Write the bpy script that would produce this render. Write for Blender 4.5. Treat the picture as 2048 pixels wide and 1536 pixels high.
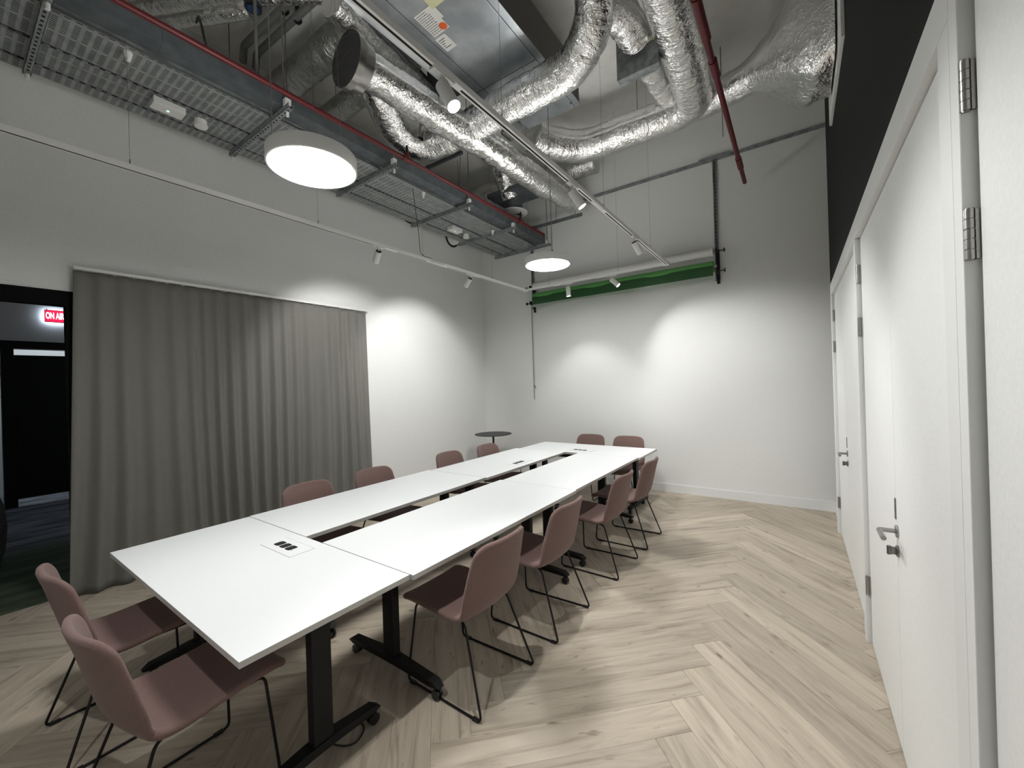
import bpy, bmesh, math, random
from mathutils import Vector, Matrix, noise
random.seed(7)
PI = math.pi
for o in list(bpy.data.objects): bpy.data.objects.remove(o)
scn = bpy.context.scene
COL = scn.collection

# ------------------------------------------------------------ camera, world, exposure
H = 1.67
yaw, pitch, roll = 0.611944402, -0.000122, -0.0311685748
f = Vector((-math.sin(yaw)*math.cos(pitch), math.cos(yaw)*math.cos(pitch), math.sin(pitch)))
r = Vector((math.cos(yaw), math.sin(yaw), 0)); u = r.cross(f)
r2 = r*math.cos(roll)+u*math.sin(roll); u2 = u*math.cos(roll)-r*math.sin(roll)
cd = bpy.data.cameras.new('camera'); cam = bpy.data.objects.new('camera', cd); COL.objects.link(cam)
cd.sensor_fit = 'HORIZONTAL'; cd.sensor_width = 36; cd.lens = 36*813.14/2048; cd.clip_start = .02
M = Matrix((r2, u2, -f)).transposed().to_4x4(); M.translation = (0, 0, H); cam.matrix_world = M
scn.camera = cam
w = bpy.data.worlds.new('world'); scn.world = w; w.use_nodes = True
w.node_tree.nodes['Background'].inputs[0].default_value = (.5, .53, .55, 1)
w.node_tree.nodes['Background'].inputs[1].default_value = .02
scn.view_settings.view_transform = 'Standard'; scn.view_settings.look = 'None'
scn.view_settings.gamma = 1; scn.view_settings.use_curve_mapping = False
scn.view_settings.exposure = 1.06
PEND = 34.0        # pendant diffuser emission
SPOT = 60.0        # spot power
TRZ = 3.15

# ------------------------------------------------------------ helpers
def tag(o, label=None, cat=None, group=None, kind=None):
    if label: o['label'] = label
    if cat: o['category'] = cat
    if group: o['group'] = group
    if kind: o['kind'] = kind
    return o
def empty(name, loc=(0,0,0), rz=0, label=None, cat=None, group=None):
    o = bpy.data.objects.new(name, None); COL.objects.link(o); o.empty_display_size = .05
    o.location = loc; o.rotation_euler = (0, 0, rz)
    return tag(o, label, cat, group)
def dup(root, loc, rz, label=None, group=None):
    rr = root.copy(); COL.objects.link(rr); rr.location = loc; rr.rotation_euler = (0, 0, rz)
    if label: rr['label'] = label
    if group: rr['group'] = group
    for ch in list(root.children):
        c = ch.copy(); COL.objects.link(c); c.parent = rr
        for g in list(ch.children):
            d = g.copy(); COL.objects.link(d); d.parent = c
    return rr
class MB:
    def __init__(s): s.v = []; s.f = []
    def add(s, vs, fs, M=None):
        b = len(s.v)
        s.v += [tuple(M @ Vector(p)) if M else tuple(p) for p in vs]
        s.f += [tuple(i+b for i in q) for q in fs]; return s
    def box(s, x0, x1, y0, y1, z0, z1, M=None):
        return s.add([(x0,y0,z0),(x1,y0,z0),(x1,y1,z0),(x0,y1,z0),(x0,y0,z1),(x1,y0,z1),(x1,y1,z1),(x0,y1,z1)],
                     [(3,2,1,0),(4,5,6,7),(0,1,5,4),(1,2,6,5),(2,3,7,6),(3,0,4,7)], M)
    def cyl(s, a, b, r0, r1=None, n=16, cap=True):
        return s.tube([a, b], [r0, r0 if r1 is None else r1], n, cap)
    def tube(s, pts, rad, n=10, cap=True):
        pts = [Vector(p) for p in pts]
        if not isinstance(rad, (list, tuple)): rad = [rad]*len(pts)
        vs = []; up = None
        for i, p in enumerate(pts):
            t = (pts[min(i+1, len(pts)-1)]-pts[max(i-1, 0)]).normalized()
            if up is None:
                up = Vector((0,0,1)) if abs(t.z) < .9 else Vector((1,0,0))
            sd = t.cross(up).normalized(); up = sd.cross(t).normalized()
            for k in range(n):
                a = 2*PI*k/n
                vs.append(p+(sd*math.cos(a)+up*math.sin(a))*rad[i])
        fs = []
        for i in range(len(pts)-1):
            for k in range(n):
                a = i*n+k; b = i*n+(k+1) % n
                fs.append((a, b, b+n, a+n))
        if cap:
            fs.append(tuple(range(n))[::-1]); fs.append(tuple((len(pts)-1)*n+k for k in range(n)))
        return s.add(vs, fs)
    def lathe(s, prof, n=32, M=None, cap0=True, cap1=True):
        vs = [(rr*math.cos(2*PI*k/n), rr*math.sin(2*PI*k/n), z) for rr, z in prof for k in range(n)]
        fs = [(i*n+k, i*n+(k+1) % n, (i+1)*n+(k+1) % n, (i+1)*n+k) for i in range(len(prof)-1) for k in range(n)]
        if cap0: fs.append(tuple(range(n))[::-1])
        if cap1: fs.append(tuple((len(prof)-1)*n+k for k in range(n)))
        return s.add(vs, fs, M)
    def build(s, name, mat, parent=None, smooth=False, bevel=0, seg=2, ang=40):
        me = bpy.data.meshes.new(name); me.from_pydata(s.v, [], s.f); me.update()
        bm = bmesh.new(); bm.from_mesh(me); bmesh.ops.recalc_face_normals(bm, faces=bm.faces)
        if bevel:
            es = [e for e in bm.edges if len(e.link_faces) == 2 and e.calc_face_angle(0) > math.radians(ang)]
            bmesh.ops.bevel(bm, geom=es, offset=bevel, segments=seg, profile=.6, affect='EDGES')
        bm.to_mesh(me); bm.free()
        o = bpy.data.objects.new(name, me); COL.objects.link(o)
        if mat: me.materials.append(mat)
        if smooth:
            for p in me.polygons: p.use_smooth = True
            me.set_sharp_from_angle(angle=math.radians(ang))
        if parent is not None: o.parent = parent
        return o
def fillet(pts, rad, n=5):
    P = [Vector(p) for p in pts]; out = [P[0]]
    for i in range(1, len(P)-1):
        a, b, c = P[i-1], P[i], P[i+1]
        d1 = (a-b); d2 = (c-b); l = min(rad, d1.length*.48, d2.length*.48)
        s0 = b+d1.normalized()*l; s1 = b+d2.normalized()*l
        for k in range(n+1):
            t = k/n; out.append(s0*(1-t)**2+b*2*t*(1-t)+s1*t*t)
    out.append(P[-1]); return out
def resample(pts, step):
    P = [Vector(p) for p in pts]; L = [0]
    for i in range(1, len(P)): L.append(L[-1]+(P[i]-P[i-1]).length)
    n = max(2, int(L[-1]/step)); out = []; j = 0
    for k in range(n+1):
        d = L[-1]*k/n
        while j < len(P)-2 and L[j+1] < d: j += 1
        t = (d-L[j])/max(1e-9, L[j+1]-L[j]); out.append(P[j].lerp(P[j+1], t))
    return out
def look(dirv):
    return Vector(dirv).to_track_quat('-Z', 'Y').to_matrix().to_4x4()

# ------------------------------------------------------------ materials
def mat(name, col, rough=.5, metal=0, emis=None, es=0, spec=None, coat=0):
    m = bpy.data.materials.new(name); m.use_nodes = True
    b = m.node_tree.nodes['Principled BSDF']
    b.inputs['Base Color'].default_value = (*col, 1); b.inputs['Roughness'].default_value = rough
    b.inputs['Metallic'].default_value = metal
    if spec is not None: b.inputs['Specular IOR Level'].default_value = spec
    if emis: b.inputs['Emission Color'].default_value = (*emis, 1); b.inputs['Emission Strength'].default_value = es
    return m
def nd(m, t, **k):
    n = m.node_tree.nodes.new(t)
    for a, b in k.items():
        if a in n.inputs: n.inputs[a].default_value = b
        else: setattr(n, a, b)
    return n
def ln(m, a, b): m.node_tree.links.new(a, b)
def noisy(m, scale, c0, c1, bump=0, dist=.01, detail=4, stretch=None, coord='Object', lo=.35, hi=.65):
    b = m.node_tree.nodes['Principled BSDF']
    tc = nd(m, 'ShaderNodeTexCoord'); mp = nd(m, 'ShaderNodeMapping'); ln(m, tc.outputs[coord], mp.inputs[0])
    if stretch: mp.inputs['Scale'].default_value = stretch
    n = nd(m, 'ShaderNodeTexNoise', Scale=scale, Detail=detail); ln(m, mp.outputs[0], n.inputs[0])
    cr = nd(m, 'ShaderNodeValToRGB'); cr.color_ramp.elements[0].color = (*c0, 1); cr.color_ramp.elements[1].color = (*c1, 1)
    cr.color_ramp.elements[0].position = lo; cr.color_ramp.elements[1].position = hi
    ln(m, n.outputs[0], cr.inputs[0]); ln(m, cr.outputs[0], b.inputs['Base Color'])
    if bump:
        bp = nd(m, 'ShaderNodeBump', Strength=bump, Distance=dist); ln(m, n.outputs[0], bp.inputs['Height']); ln(m, bp.outputs[0], b.inputs['Normal'])
    return m
paint = noisy(mat('white_paint', (.7,.7,.69), .85), 60, (.70,.71,.695), (.735,.745,.73), .15, .002)
ceilp = noisy(mat('ceiling_paint', (.6,.6,.58), .9), 8, (.74,.735,.705), (.79,.785,.755), .1, .003)
blackp = noisy(mat('black_paint', (.01,.01,.01), .75), 60, (.0045,.005,.005), (.0065,.007,.007), .15, .002)
blackp.node_tree.nodes['Principled BSDF'].inputs['Specular IOR Level'].default_value = .25
doorw = noisy(mat('door_white', (.75,.76,.75), .45), 90, (.76,.775,.77), (.80,.81,.80), .05, .001)
trimw = mat('trim_white', (.74,.75,.745), .5)
skirt = mat('skirting_white', (.72,.73,.73), .5)
tablew = mat('table_white', (.80,.82,.83), .42)
tedge = mat('table_edge', (.50,.49,.47), .5)
blackm = mat('black_metal', (.005,.005,.0055), .55, spec=.3)
blackpl = mat('black_plastic', (.006,.006,.007), .35)
steel = mat('brushed_steel', (.36,.355,.34), .3, 1)
dsteel = mat('dark_steel', (.25,.24,.23), .35, 1)
zinc = noisy(mat('galvanised', (.3,.32,.33), .6, .35), 14, (.20,.215,.22), (.33,.35,.36), .1, .002)
zincl = noisy(mat('galvanised_light', (.4,.42,.42), .55, .3), 14, (.27,.29,.29), (.36,.38,.375), .1, .002)
traydark = noisy(mat('tray_dark_fill', (.02,.02,.02), .7), 30, (.010,.011,.011), (.03,.032,.032), .3, .004, stretch=(8,.3,8))  # dark fill added behind the tray slots
zincd = noisy(mat('galvanised_dull', (.15,.17,.18), .6, .35), 10, (.085,.098,.105), (.12,.135,.14), 0)
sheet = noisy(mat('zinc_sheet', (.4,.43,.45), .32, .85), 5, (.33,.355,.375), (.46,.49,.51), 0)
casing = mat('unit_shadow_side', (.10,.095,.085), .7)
redp = mat('red_pipe', (.095,.004,.0055), .5)
whitem = mat('white_fitting', (.72,.72,.70), .45)
whited = mat('white_fixture', (.78,.78,.765), .5)
shadem = mat('shade_white', (.86,.86,.84), .45)
trackm = mat('track_white', (.84,.84,.82), .45)
glow = mat('diffuser_glow', (1,1,1), .5, 0, (1,.992,.968), PEND)
glowup = mat('ceiling_fill_glow', (1,1,1), .5, 0, (1,.992,.968), 14)  # glow added on the pendant tops to lift the ceiling
lens = mat('spot_lens', (1,1,1), .4, 0, (1,.97,.92), 60)
darkin = mat('dark_inside', (.004,.004,.004), .8)
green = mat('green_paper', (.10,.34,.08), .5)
greend = mat('green_paper_dark', (.010,.070,.014), .6)  # darker green for the sheet over the roll's lower half
paperw = mat('white_paper', (.33,.39,.33), .7)
vinyl = mat('roll_white', (.62,.62,.60), .6)
conduitm = mat('grey_conduit', (.17,.17,.165), .6)
label_w = mat('label_white', (.62,.62,.58), .6); label_y = mat('label_yellow', (.55,.55,.32), .6); label_o = mat('label_orange', (.65,.10,.01), .6)
ink = mat('label_ink', (.08,.08,.09), .7)
# upholstery
fab = noisy(mat('mauve_wool', (.2,.12,.11), .95), 420, (.128,.076,.068), (.205,.131,.118), .5, .0012, 3, lo=.3, hi=.7)
fab.node_tree.nodes['Principled BSDF'].inputs['Sheen Weight'].default_value = .12
curt = noisy(mat('curtain_cloth', (.3,.3,.28), .95), 300, (.150,.148,.133), (.190,.187,.168), .3, .001, 3, stretch=(1,1,.35))
# foil
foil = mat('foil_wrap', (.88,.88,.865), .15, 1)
def foilnodes(m):
    b = m.node_tree.nodes['Principled BSDF']; tc = nd(m, 'ShaderNodeTexCoord')
    at = nd(m, 'ShaderNodeAttribute', attribute_name='wrap')
    mp = nd(m, 'ShaderNodeMapping'); mp.inputs['Scale'].default_value = (34, 7, 1); ln(m, at.outputs['Vector'], mp.inputs[0])
    n1 = nd(m, 'ShaderNodeTexNoise', Scale=1.0, Detail=5.0, Roughness=.6, Distortion=.9); ln(m, mp.outputs[0], n1.inputs[0])
    n0 = nd(m, 'ShaderNodeTexNoise', Scale=9.0, Detail=4.0); ln(m, tc.outputs['Object'], n0.inputs[0])
    mx = nd(m, 'ShaderNodeMixRGB'); mx.inputs[0].default_value = .12; ln(m, tc.outputs['Object'], mx.inputs[1]); ln(m, n0.outputs['Color'], mx.inputs[2])
    v = nd(m, 'ShaderNodeTexVoronoi', Scale=26.0); ln(m, mx.outputs[0], v.inputs[0])
    v2 = nd(m, 'ShaderNodeTexVoronoi', Scale=70.0); ln(m, mx.outputs[0], v2.inputs[0])
    a1 = nd(m, 'ShaderNodeMath', operation='MULTIPLY_ADD'); a1.inputs[1].default_value = .45; ln(m, v.outputs['Distance'], a1.inputs[0]); ln(m, n1.outputs[0], a1.inputs[2])
    a2 = nd(m, 'ShaderNodeMath', operation='MULTIPLY_ADD'); a2.inputs[1].default_value = .18; ln(m, v2.outputs['Distance'], a2.inputs[0]); ln(m, a1.outputs[0], a2.inputs[2])
    bp = nd(m, 'ShaderNodeBump', Strength=.75, Distance=.016); ln(m, a2.outputs[0], bp.inputs['Height']); ln(m, bp.outputs[0], b.inputs['Normal'])
foilnodes(foil)
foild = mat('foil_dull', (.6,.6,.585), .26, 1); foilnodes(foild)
# wood planks: grain runs along the plank's own x axis, tone varies by plank
wood = bpy.data.materials.new('oak_plank'); wood.use_nodes = True
def woodnodes(m):
    b = m.node_tree.nodes['Principled BSDF']; b.inputs['Roughness'].default_value = .5; b.inputs['Specular IOR Level'].default_value = .35
    tc = nd(m, 'ShaderNodeTexCoord'); oi = nd(m, 'ShaderNodeObjectInfo')
    sc = nd(m, 'ShaderNodeVectorMath', operation='SCALE'); sc.inputs[3].default_value = 40
    cx = nd(m, 'ShaderNodeCombineXYZ'); ln(m, oi.outputs['Random'], cx.inputs[0]); ln(m, oi.outputs['Random'], cx.inputs[1]); ln(m, cx.outputs[0], sc.inputs[0])
    ad = nd(m, 'ShaderNodeVectorMath', operation='ADD'); ln(m, tc.outputs['Object'], ad.inputs[0]); ln(m, sc.outputs[0], ad.inputs[1])
    mp = nd(m, 'ShaderNodeMapping'); mp.inputs['Scale'].default_value = (1.0, 10, 1); ln(m, ad.outputs[0], mp.inputs[0])
    n1 = nd(m, 'ShaderNodeTexNoise', Scale=1.7, Detail=8.0, Roughness=.62, Distortion=.8); ln(m, mp.outputs[0], n1.inputs[0])
    cr = nd(m, 'ShaderNodeValToRGB'); e = cr.color_ramp.elements
    e[0].position = .3; e[0].color = (.27,.215,.155,1); e[1].position = .68; e[1].color = (.50,.425,.32,1)
    mid = cr.color_ramp.elements.new(.47); mid.color = (.415,.345,.255,1)
    ln(m, n1.outputs[0], cr.inputs[0])
    # knots
    mp2 = nd(m, 'ShaderNodeMapping'); mp2.inputs['Scale'].default_value = (3.0, 9, 1); ln(m, ad.outputs[0], mp2.inputs[0])
    n2 = nd(m, 'ShaderNodeTexNoise', Scale=2.2, Detail=2.0); ln(m, mp2.outputs[0], n2.inputs[0])
    kr = nd(m, 'ShaderNodeValToRGB'); kr.color_ramp.elements[0].position = .22; kr.color_ramp.elements[0].color = (.45,.40,.36,1)
    kr.color_ramp.elements[1].position = .34; kr.color_ramp.elements[1].color = (1,1,1,1); ln(m, n2.outputs[0], kr.inputs[0])
    mu = nd(m, 'ShaderNodeMixRGB'); mu.blend_type = 'MULTIPLY'; mu.inputs[0].default_value = 1; ln(m, cr.outputs[0], mu.inputs[1]); ln(m, kr.outputs[0], mu.inputs[2])
    vr = nd(m, 'ShaderNodeMapRange'); vr.inputs[3].default_value = .84; vr.inputs[4].default_value = 1.08; ln(m, oi.outputs['Random'], vr.inputs[0])
    hs = nd(m, 'ShaderNodeHueSaturation'); hs.inputs['Saturation'].default_value = .80; ln(m, vr.outputs[0], hs.inputs['Value']); ln(m, mu.outputs[0], hs.inputs['Color'])
    ln(m, hs.outputs[0], b.inputs['Base Color'])
    bp = nd(m, 'ShaderNodeBump', Strength=.12, Distance=.002); ln(m, n1.outputs[0], bp.inputs['Height']); ln(m, bp.outputs[0], b.inputs['Normal'])
woodnodes(wood)
carpet = mat('hall_carpet', (.05,.07,.05), .95)
def carpetnodes(m):
    b = m.node_tree.nodes['Principled BSDF']; tc = nd(m, 'ShaderNodeTexCoord')
    mp = nd(m, 'ShaderNodeMapping'); mp.inputs['Scale'].default_value = (3, .7, 1); mp.inputs['Rotation'].default_value = (0,0,.3); ln(m, tc.outputs['Object'], mp.inputs[0])
    n = nd(m, 'ShaderNodeTexNoise', Scale=2.2, Detail=5.0, Roughness=.6); ln(m, mp.outputs[0], n.inputs[0])
    g = nd(m, 'ShaderNodeValToRGB'); g.color_ramp.elements[0].color = (.030,.045,.028,1); g.color_ramp.elements[1].color = (.065,.095,.055,1)
    q = nd(m, 'ShaderNodeValToRGB'); q.color_ramp.elements[0].color = (.07,.08,.10,1); q.color_ramp.elements[1].color = (.22,.24,.27,1)
    for c in (g, q):
        c.color_ramp.elements[0].position = .4; c.color_ramp.elements[1].position = .6; ln(m, n.outputs[0], c.inputs[0])
    sx = nd(m, 'ShaderNodeSeparateXYZ'); ln(m, tc.outputs['Object'], sx.inputs[0])
    ma = nd(m, 'ShaderNodeMath', operation='MULTIPLY_ADD'); ma.inputs[1].default_value = 1.2; ln(m, n.outputs[0], ma.inputs[0]); ln(m, sx.outputs[0], ma.inputs[2])
    mr = nd(m, 'ShaderNodeMapRange'); mr.inputs[1].default_value = -6.2; mr.inputs[2].default_value = -6.8; ln(m, ma.outputs[0], mr.inputs[0])
    mx = nd(m, 'ShaderNodeMixRGB'); ln(m, mr.outputs[0], mx.inputs[0]); ln(m, g.outputs[0], mx.inputs[1]); ln(m, q.outputs[0], mx.inputs[2]); ln(m, mx.outputs[0], b.inputs['Base Color'])
carpetnodes(carpet)
boucle = noisy(mat('speckled_boucle', (.02,.02,.02), .95), 60, (.002,.002,.002), (.035,.035,.035), .6, .01, 3, lo=.45, hi=.75)
mesh_g = mat('grille_mesh', (.05,.05,.05), .6)

# ------------------------------------------------------------ room shell
XL, XR, YN, YB, ZC = -5.03, .355, -.95, 6.25, 5.42
def struct(name, mb, m, **k): return tag(mb.build(name, m, **k), kind='structure')
floor = struct('floor', MB().box(XL-.12, XR+.2, YN, YB+.1, -.06, -.012), darkin)
# herringbone boards, each its own child of the floor
W_, L_ = .19, 1.22; S2 = math.sqrt(2)
ex, ey = Vector((1/S2, 1/S2)), Vector((-1/S2, 1/S2)); x0h = -.45-L_/S2
def clip(poly, xa, xb, ya, yb):
    for ax, lim, sg in ((0, xa, 1), (0, xb, -1), (1, ya, 1), (1, yb, -1)):
        out = []
        for i in range(len(poly)):
            p, q = poly[i], poly[(i+1) % len(poly)]
            dp, dq = (p[ax]-lim)*sg, (q[ax]-lim)*sg
            if dp >= 0: out.append(p)
            if dp*dq < 0:
                t = dp/(dp-dq); out.append(p+(q-p)*t)
        poly = out
        if len(poly) < 3: return []
    return poly
def plank(u0, u1, v0, v1):
    g = .0004; c = [(u0+g, v0+g), (u1-g, v0+g), (u1-g, v1-g), (u0+g, v1-g)]
    P = [ex*a+ey*b+Vector((x0h, .0)) for a, b in c]
    P = clip(P, XL-.06, XR-.002, YN, YB-.001)
    if not P: return
    A = 0
    for i in range(len(P)): A += P[i].cross(P[(i+1) % len(P)]) if False else P[i].x*P[(i+1) % len(P)].y-P[(i+1) % len(P)].x*P[i].y
    if abs(A)/2 < .002: return
    cen = ex*((u0+u1)/2)+ey*((v0+v1)/2)+Vector((x0h, 0))
    ang = PI/4 if (u1-u0) > (v1-v0) else -PI/4
    ca, sa = math.cos(-ang), math.sin(-ang); dz = random.uniform(-.0003, 0)
    Q = [((p-cen).x*ca-(p-cen).y*sa, (p-cen).x*sa+(p-cen).y*ca) for p in P]
    n = len(Q); cx = sum(q[0] for q in Q)/n; cy = sum(q[1] for q in Q)/n
    def ins(q, d):
        v = Vector((q[0]-cx, q[1]-cy)); l = v.length; v = v*(1-d/l); return (cx+v.x, cy+v.y)
    vs = [(q[0], q[1], -.012) for q in Q]+[(q[0], q[1], -.0009) for q in Q]+[(*ins(q, .0011), 0) for q in Q]
    fs = [tuple(range(2*n, 3*n))]+[(i, (i+1) % n, n+(i+1) % n, n+i) for i in range(n)]+[(n+i, n+(i+1) % n, 2*n+(i+1) % n, 2*n+i) for i in range(n)]
    o = MB().add(vs, fs).build('floor_plank', wood, floor); o.location = (cen.x, cen.y, dz); o.rotation_euler = (0, 0, ang)
off = .07
for k in range(-45, 50):
    for mm in range(-4, 5):
        a = k*W_+mm*L_+off; b = k*W_-mm*L_+off
        plank(a, a+L_, b, b+W_)
        plank(a+L_, a+L_+W_, b+W_-L_, b+W_)
struct('ceiling', MB().box(XL-.1, XR+.1, YN-.1, YB+.1, ZC, ZC+.1), ceilp)
struct('wall_back', MB().box(XL-.1, XR+.1, YB, YB+.1, -.06, ZC), paint)
struct('wall_near', MB().box(XL-.1, XR+.1, YN-.1, YN, -.06, ZC), paint)
struct('wall_left', MB().box(XL-.12, XL, .70, YB, -.06, ZC).box(XL-.12, XL, YN, .70, 2.57, ZC), paint)
# right wall with openings for the doors
mb = MB().box(XR, XR+.12, YN, YB, 2.52, ZC)
for a, b in ((YN, .32), (1.335, 1.49), (3.30, 3.44), (5.42, YB)): mb.box(XR, XR+.12, a, b, -.06, 2.52)
struct('wall_right', mb, blackp)
struct('baseboard_back', MB().box(XL+.002, XR-.002, YB-.016, YB-.001, 0, .115).box(XL+.002, XR-.002, YB-.012, YB-.001, .115, .121), skirt)
struct('baseboard_right', MB().box(XR-.018, XR-.001, 5.545, YB-.017, 0, .12), skirt)
struct('baseboard_left', MB().box(XL+.001, XL+.016, .72, YB-.017, 0, .115), skirt)
# glazing frame of the opening on the left
frameb = mat('frame_black', (.0022,.0022,.0024), .7, spec=.12)
fr = struct('trim_1', MB().box(XL-.10, XL+.012, YN, .70, 2.445, 2.568), frameb, bevel=.003)
MB().box(XL-.10, XL+.012, .655, .70, 0, 2.445).build('jamb', frameb, fr, bevel=.003)

# ------------------------------------------------------------ doors on the right
FX, LX = .312, .337
def hinge(parent, y, z, s=1):
    h = MB()
    for k in range(5): h.cyl((FX+.010, y, z-.055+k*.0225), (FX+.010, y, z-.055+k*.0225+.0205), .0095, n=14)
    h.cyl((FX+.010, y, z-.057), (FX+.010, y, z+.058), .0075, n=12)
    h.box(FX+.010, LX+.002, y-.003, y+.003, z-.055, z+.055)
    return h.build('hinge', steel, parent, smooth=True)
def lever(parent, y, z, sgn):
    mb = MB(); T = Matrix.Translation((LX, y, z)) @ Matrix.Rotation(-PI/2, 4, 'Y')
    mb.lathe([(.026, -.002), (.026, .006), (.024, .008)], 28, T)
    pts = fillet([(LX-.005, y, z), (LX-.062, y, z), (LX-.062, y+sgn*.125, z)], .012)
    mb.tube(pts, .0095, 14)
    hd = mb.build('door_handle', steel, parent, smooth=True)
    m2 = MB(); T2 = Matrix.Translation((LX, y, z-.085)) @ Matrix.Rotation(-PI/2, 4, 'Y')
    m2.lathe([(.024, -.002), (.024, .006), (.022, .008)], 28, T2)
    m2.box(LX-.034, LX-.006, y-.006, y+.006, z-.10, z-.07); m2.cyl((LX-.03, y, z-.103), (LX-.03, y, z-.067), .008)
    m2.build('thumb_turn', dsteel, parent, smooth=True)
def leafmesh(y0, y1): return MB().box(LX, LX+.044, y0, y1, .006, 2.495)
def doorset(n, ya, ysm, yb, side=True):
    d = struct('door_%d' % n, leafmesh(ya+.003, ysm-.004), doorw, bevel=.0012, seg=1)
    if yb: MB().box(LX, LX+.044, ysm+.004, yb-.003, .006, 2.495).build('side_leaf', doorw, d, bevel=.0012, seg=1)
    return d
dA = doorset(1, .33, 1.325, None)
dB = doorset(2, 1.50, 2.40, 3.285)
dC = doorset(3, 3.45, 4.52, 5.40)
for z in (2.30, 1.97, .36): hinge(dA, 1.331, z)
for z in (2.28, 1.955, .36): hinge(dB, 3.290, z)
for z in (2.28, 1.955, .33): hinge(dC, 5.405, z)
lever(dB, 2.37, .985, -1); lever(dC, 4.48, .985, -1)
for d, y in ((dB, 2.40), (dC, 4.52)):
    MB().box(LX-.004, LX+.001, y-.010, y+.010, 1.0+.03, 1.12).build('strike_plate', dsteel, d, bevel=.001)
def arch(n, y0, y1, ytop=None):
    mb = MB().box(FX, XR+.03, y0, y1, 0, 2.62)
    return mb
fB = struct('trim_2', MB().box(FX, XR+.06, 1.335, 1.3925, 0, 2.62), trimw, bevel=.002)
MB().box(FX, XR+.06, 1.3945, 1.485, 0, 2.50).build('architrave', trimw, fB, bevel=.002)
MB().box(FX, XR+.06, 1.3945, 3.455, 2.502, 2.62).build('head_casing', trimw, fB, bevel=.002)
fBC = struct('trim_3', MB().box(FX, XR+.06, 3.30, 3.365, 0, 2.50), trimw, bevel=.002)
MB().box(FX+.004, XR+.06, 3.367, 3.44, 0, 2.50).build('architrave', trimw, fBC, bevel=.002)
fC = struct('trim_4', MB().box(FX, XR+.06, 5.415, 5.54, 0, 2.50), trimw, bevel=.002)
MB().box(FX, XR+.06, 3.457, 5.54, 2.502, 2.62).build('head_casing', trimw, fC, bevel=.002)
fA = struct('trim_5', MB().box(FX, XR+.06, YN, 1.333, 2.502, 2.62), trimw, bevel=.002)
MB().box(FX, XR+.06, .20, .32, 0, 2.50).build('architrave', trimw, fA, bevel=.002)

# ------------------------------------------------------------ hall beyond the opening
struct('floor_hall', MB().box(-11.5, XL-.06, -4, 6.2, -.06, -.002), carpet)
struct('wall_hall_far', MB().box(-10.1, -10, -4, .60, 2.47, 3.7).box(-10.1, -10, .60, 6.2, 2.46, 3.7).box(-10.1, -10, 3.2, 6.2, -.06, 2.46).box(-10.1, -10, -4, -.9, -.06, 2.47), paint)
struct('ceiling_hall', MB().box(-11.5, XL-.13, -4, 6.2, 3.7, 3.8), ceilp)
struct('wall_hall_right', MB().box(-11.5, XL-.13, 6.2, 6.3, -.06, 3.7), paint)
struct('wall_hall_left', MB().box(-11.5, XL-.13, -4.1, -4, -.06, 3.7), paint)
struct('wall_hall_end', MB().box(-11.6, -11.5, -4, 6.2, -.06, 3.7), paint)
hf = struct('trim_6', MB().box(-10.06, -9.9, -.9, 3.2, 2.46, 2.58), blackm)
for y in (.60, -.9, 3.1): MB().box(-10.06, -9.9, y, y+.13, 0, 2.46).build('mullion', blackm, hf)
hd = struct('door_4', MB().box(-9.98, -9.93, .735, 3.09, .12, 2.36), blackm)
MB().box(-9.925, -9.90, 1.9, 1.93, .9, 1.3).build('door_handle', dsteel, hd)
glass = mat('hall_glass', (.9,.95,.95), .05); glass.node_tree.nodes['Principled BSDF'].inputs['Transmission Weight'].default_value = 1
struct('window_1', MB().box(-9.99, -9.98, -.765, .60, .02, 2.455), glass)
# lit room behind the hall glazing: one real ceiling panel
t = empty('ceiling_panel_light', (-10.8, 0, 3.3), 0, 'lit white panel seen through glass beyond dark hallway', 'ceiling light')
MB().box(-.3, .3, -.6, 3.2, 0, .04).build('frame', whitem, t); MB().box(-.28, .28, -.58, 3.18, -.004, 0).build('diffuser', mat('hall_panel', (1,1,1), .5, 0, (.85,.93,1), 2.2), t)
# on-air sign
s = empty('on_air_sign', (-9.935, 1.19, 3.01), 0, 'red illuminated ON AIR sign glowing on hallway wall beyond opening', 'sign')
MB().box(-.012, .012, -.13, .13, -.10, .10).build('sign_box', blackpl, s, bevel=.003)
MB().box(.012, .016, -.124, .124, -.090, .090).build('face_panel', mat('sign_red', (.5,.01,.03), .4, 0, (.75,.01,.05), 1.0), s)
MB().box(-.016, -.012, -.125, .125, -.09, .09).build('backlight', mat('sign_halo', (1,1,1), .4, 0, (.72,.82,1), 4), s)
MB().cyl((0, -.1, .10), (-.03, -.1, .125), .004, n=8).build('wall_hook', blackpl, s)
cu = bpy.data.curves.new('letters', 'FONT'); cu.body = 'ON AIR'; cu.size = .145; cu.align_x = 'CENTER'; cu.align_y = 'CENTER'; cu.extrude = .001; cu.offset = .0028; cu.space_character = 1.02
to = bpy.data.objects.new('tmp', cu); COL.objects.link(to); dg = bpy.context.evaluated_depsgraph_get()
me = bpy.data.meshes.new_from_object(to.evaluated_get(dg)); bpy.data.objects.remove(to)
lo = bpy.data.objects.new('letters', me); COL.objects.link(lo); lo.parent = s; me.materials.clear(); me.materials.append(mat('sign_white', (1,1,1), .4, 0, (1,.9,.93), 2.2))
lo.location = (.018, -.018, 0); lo.rotation_euler = (PI/2, 0, PI/2); lo.scale = (.40, 1, 1)
hl = empty('hall_fill_light', (-8.2, 3.4, 3.69), 0, 'added unseen downlight in the dark hallway ceiling', 'fill_light')  # unseen lamp added to brighten the hallway
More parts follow.
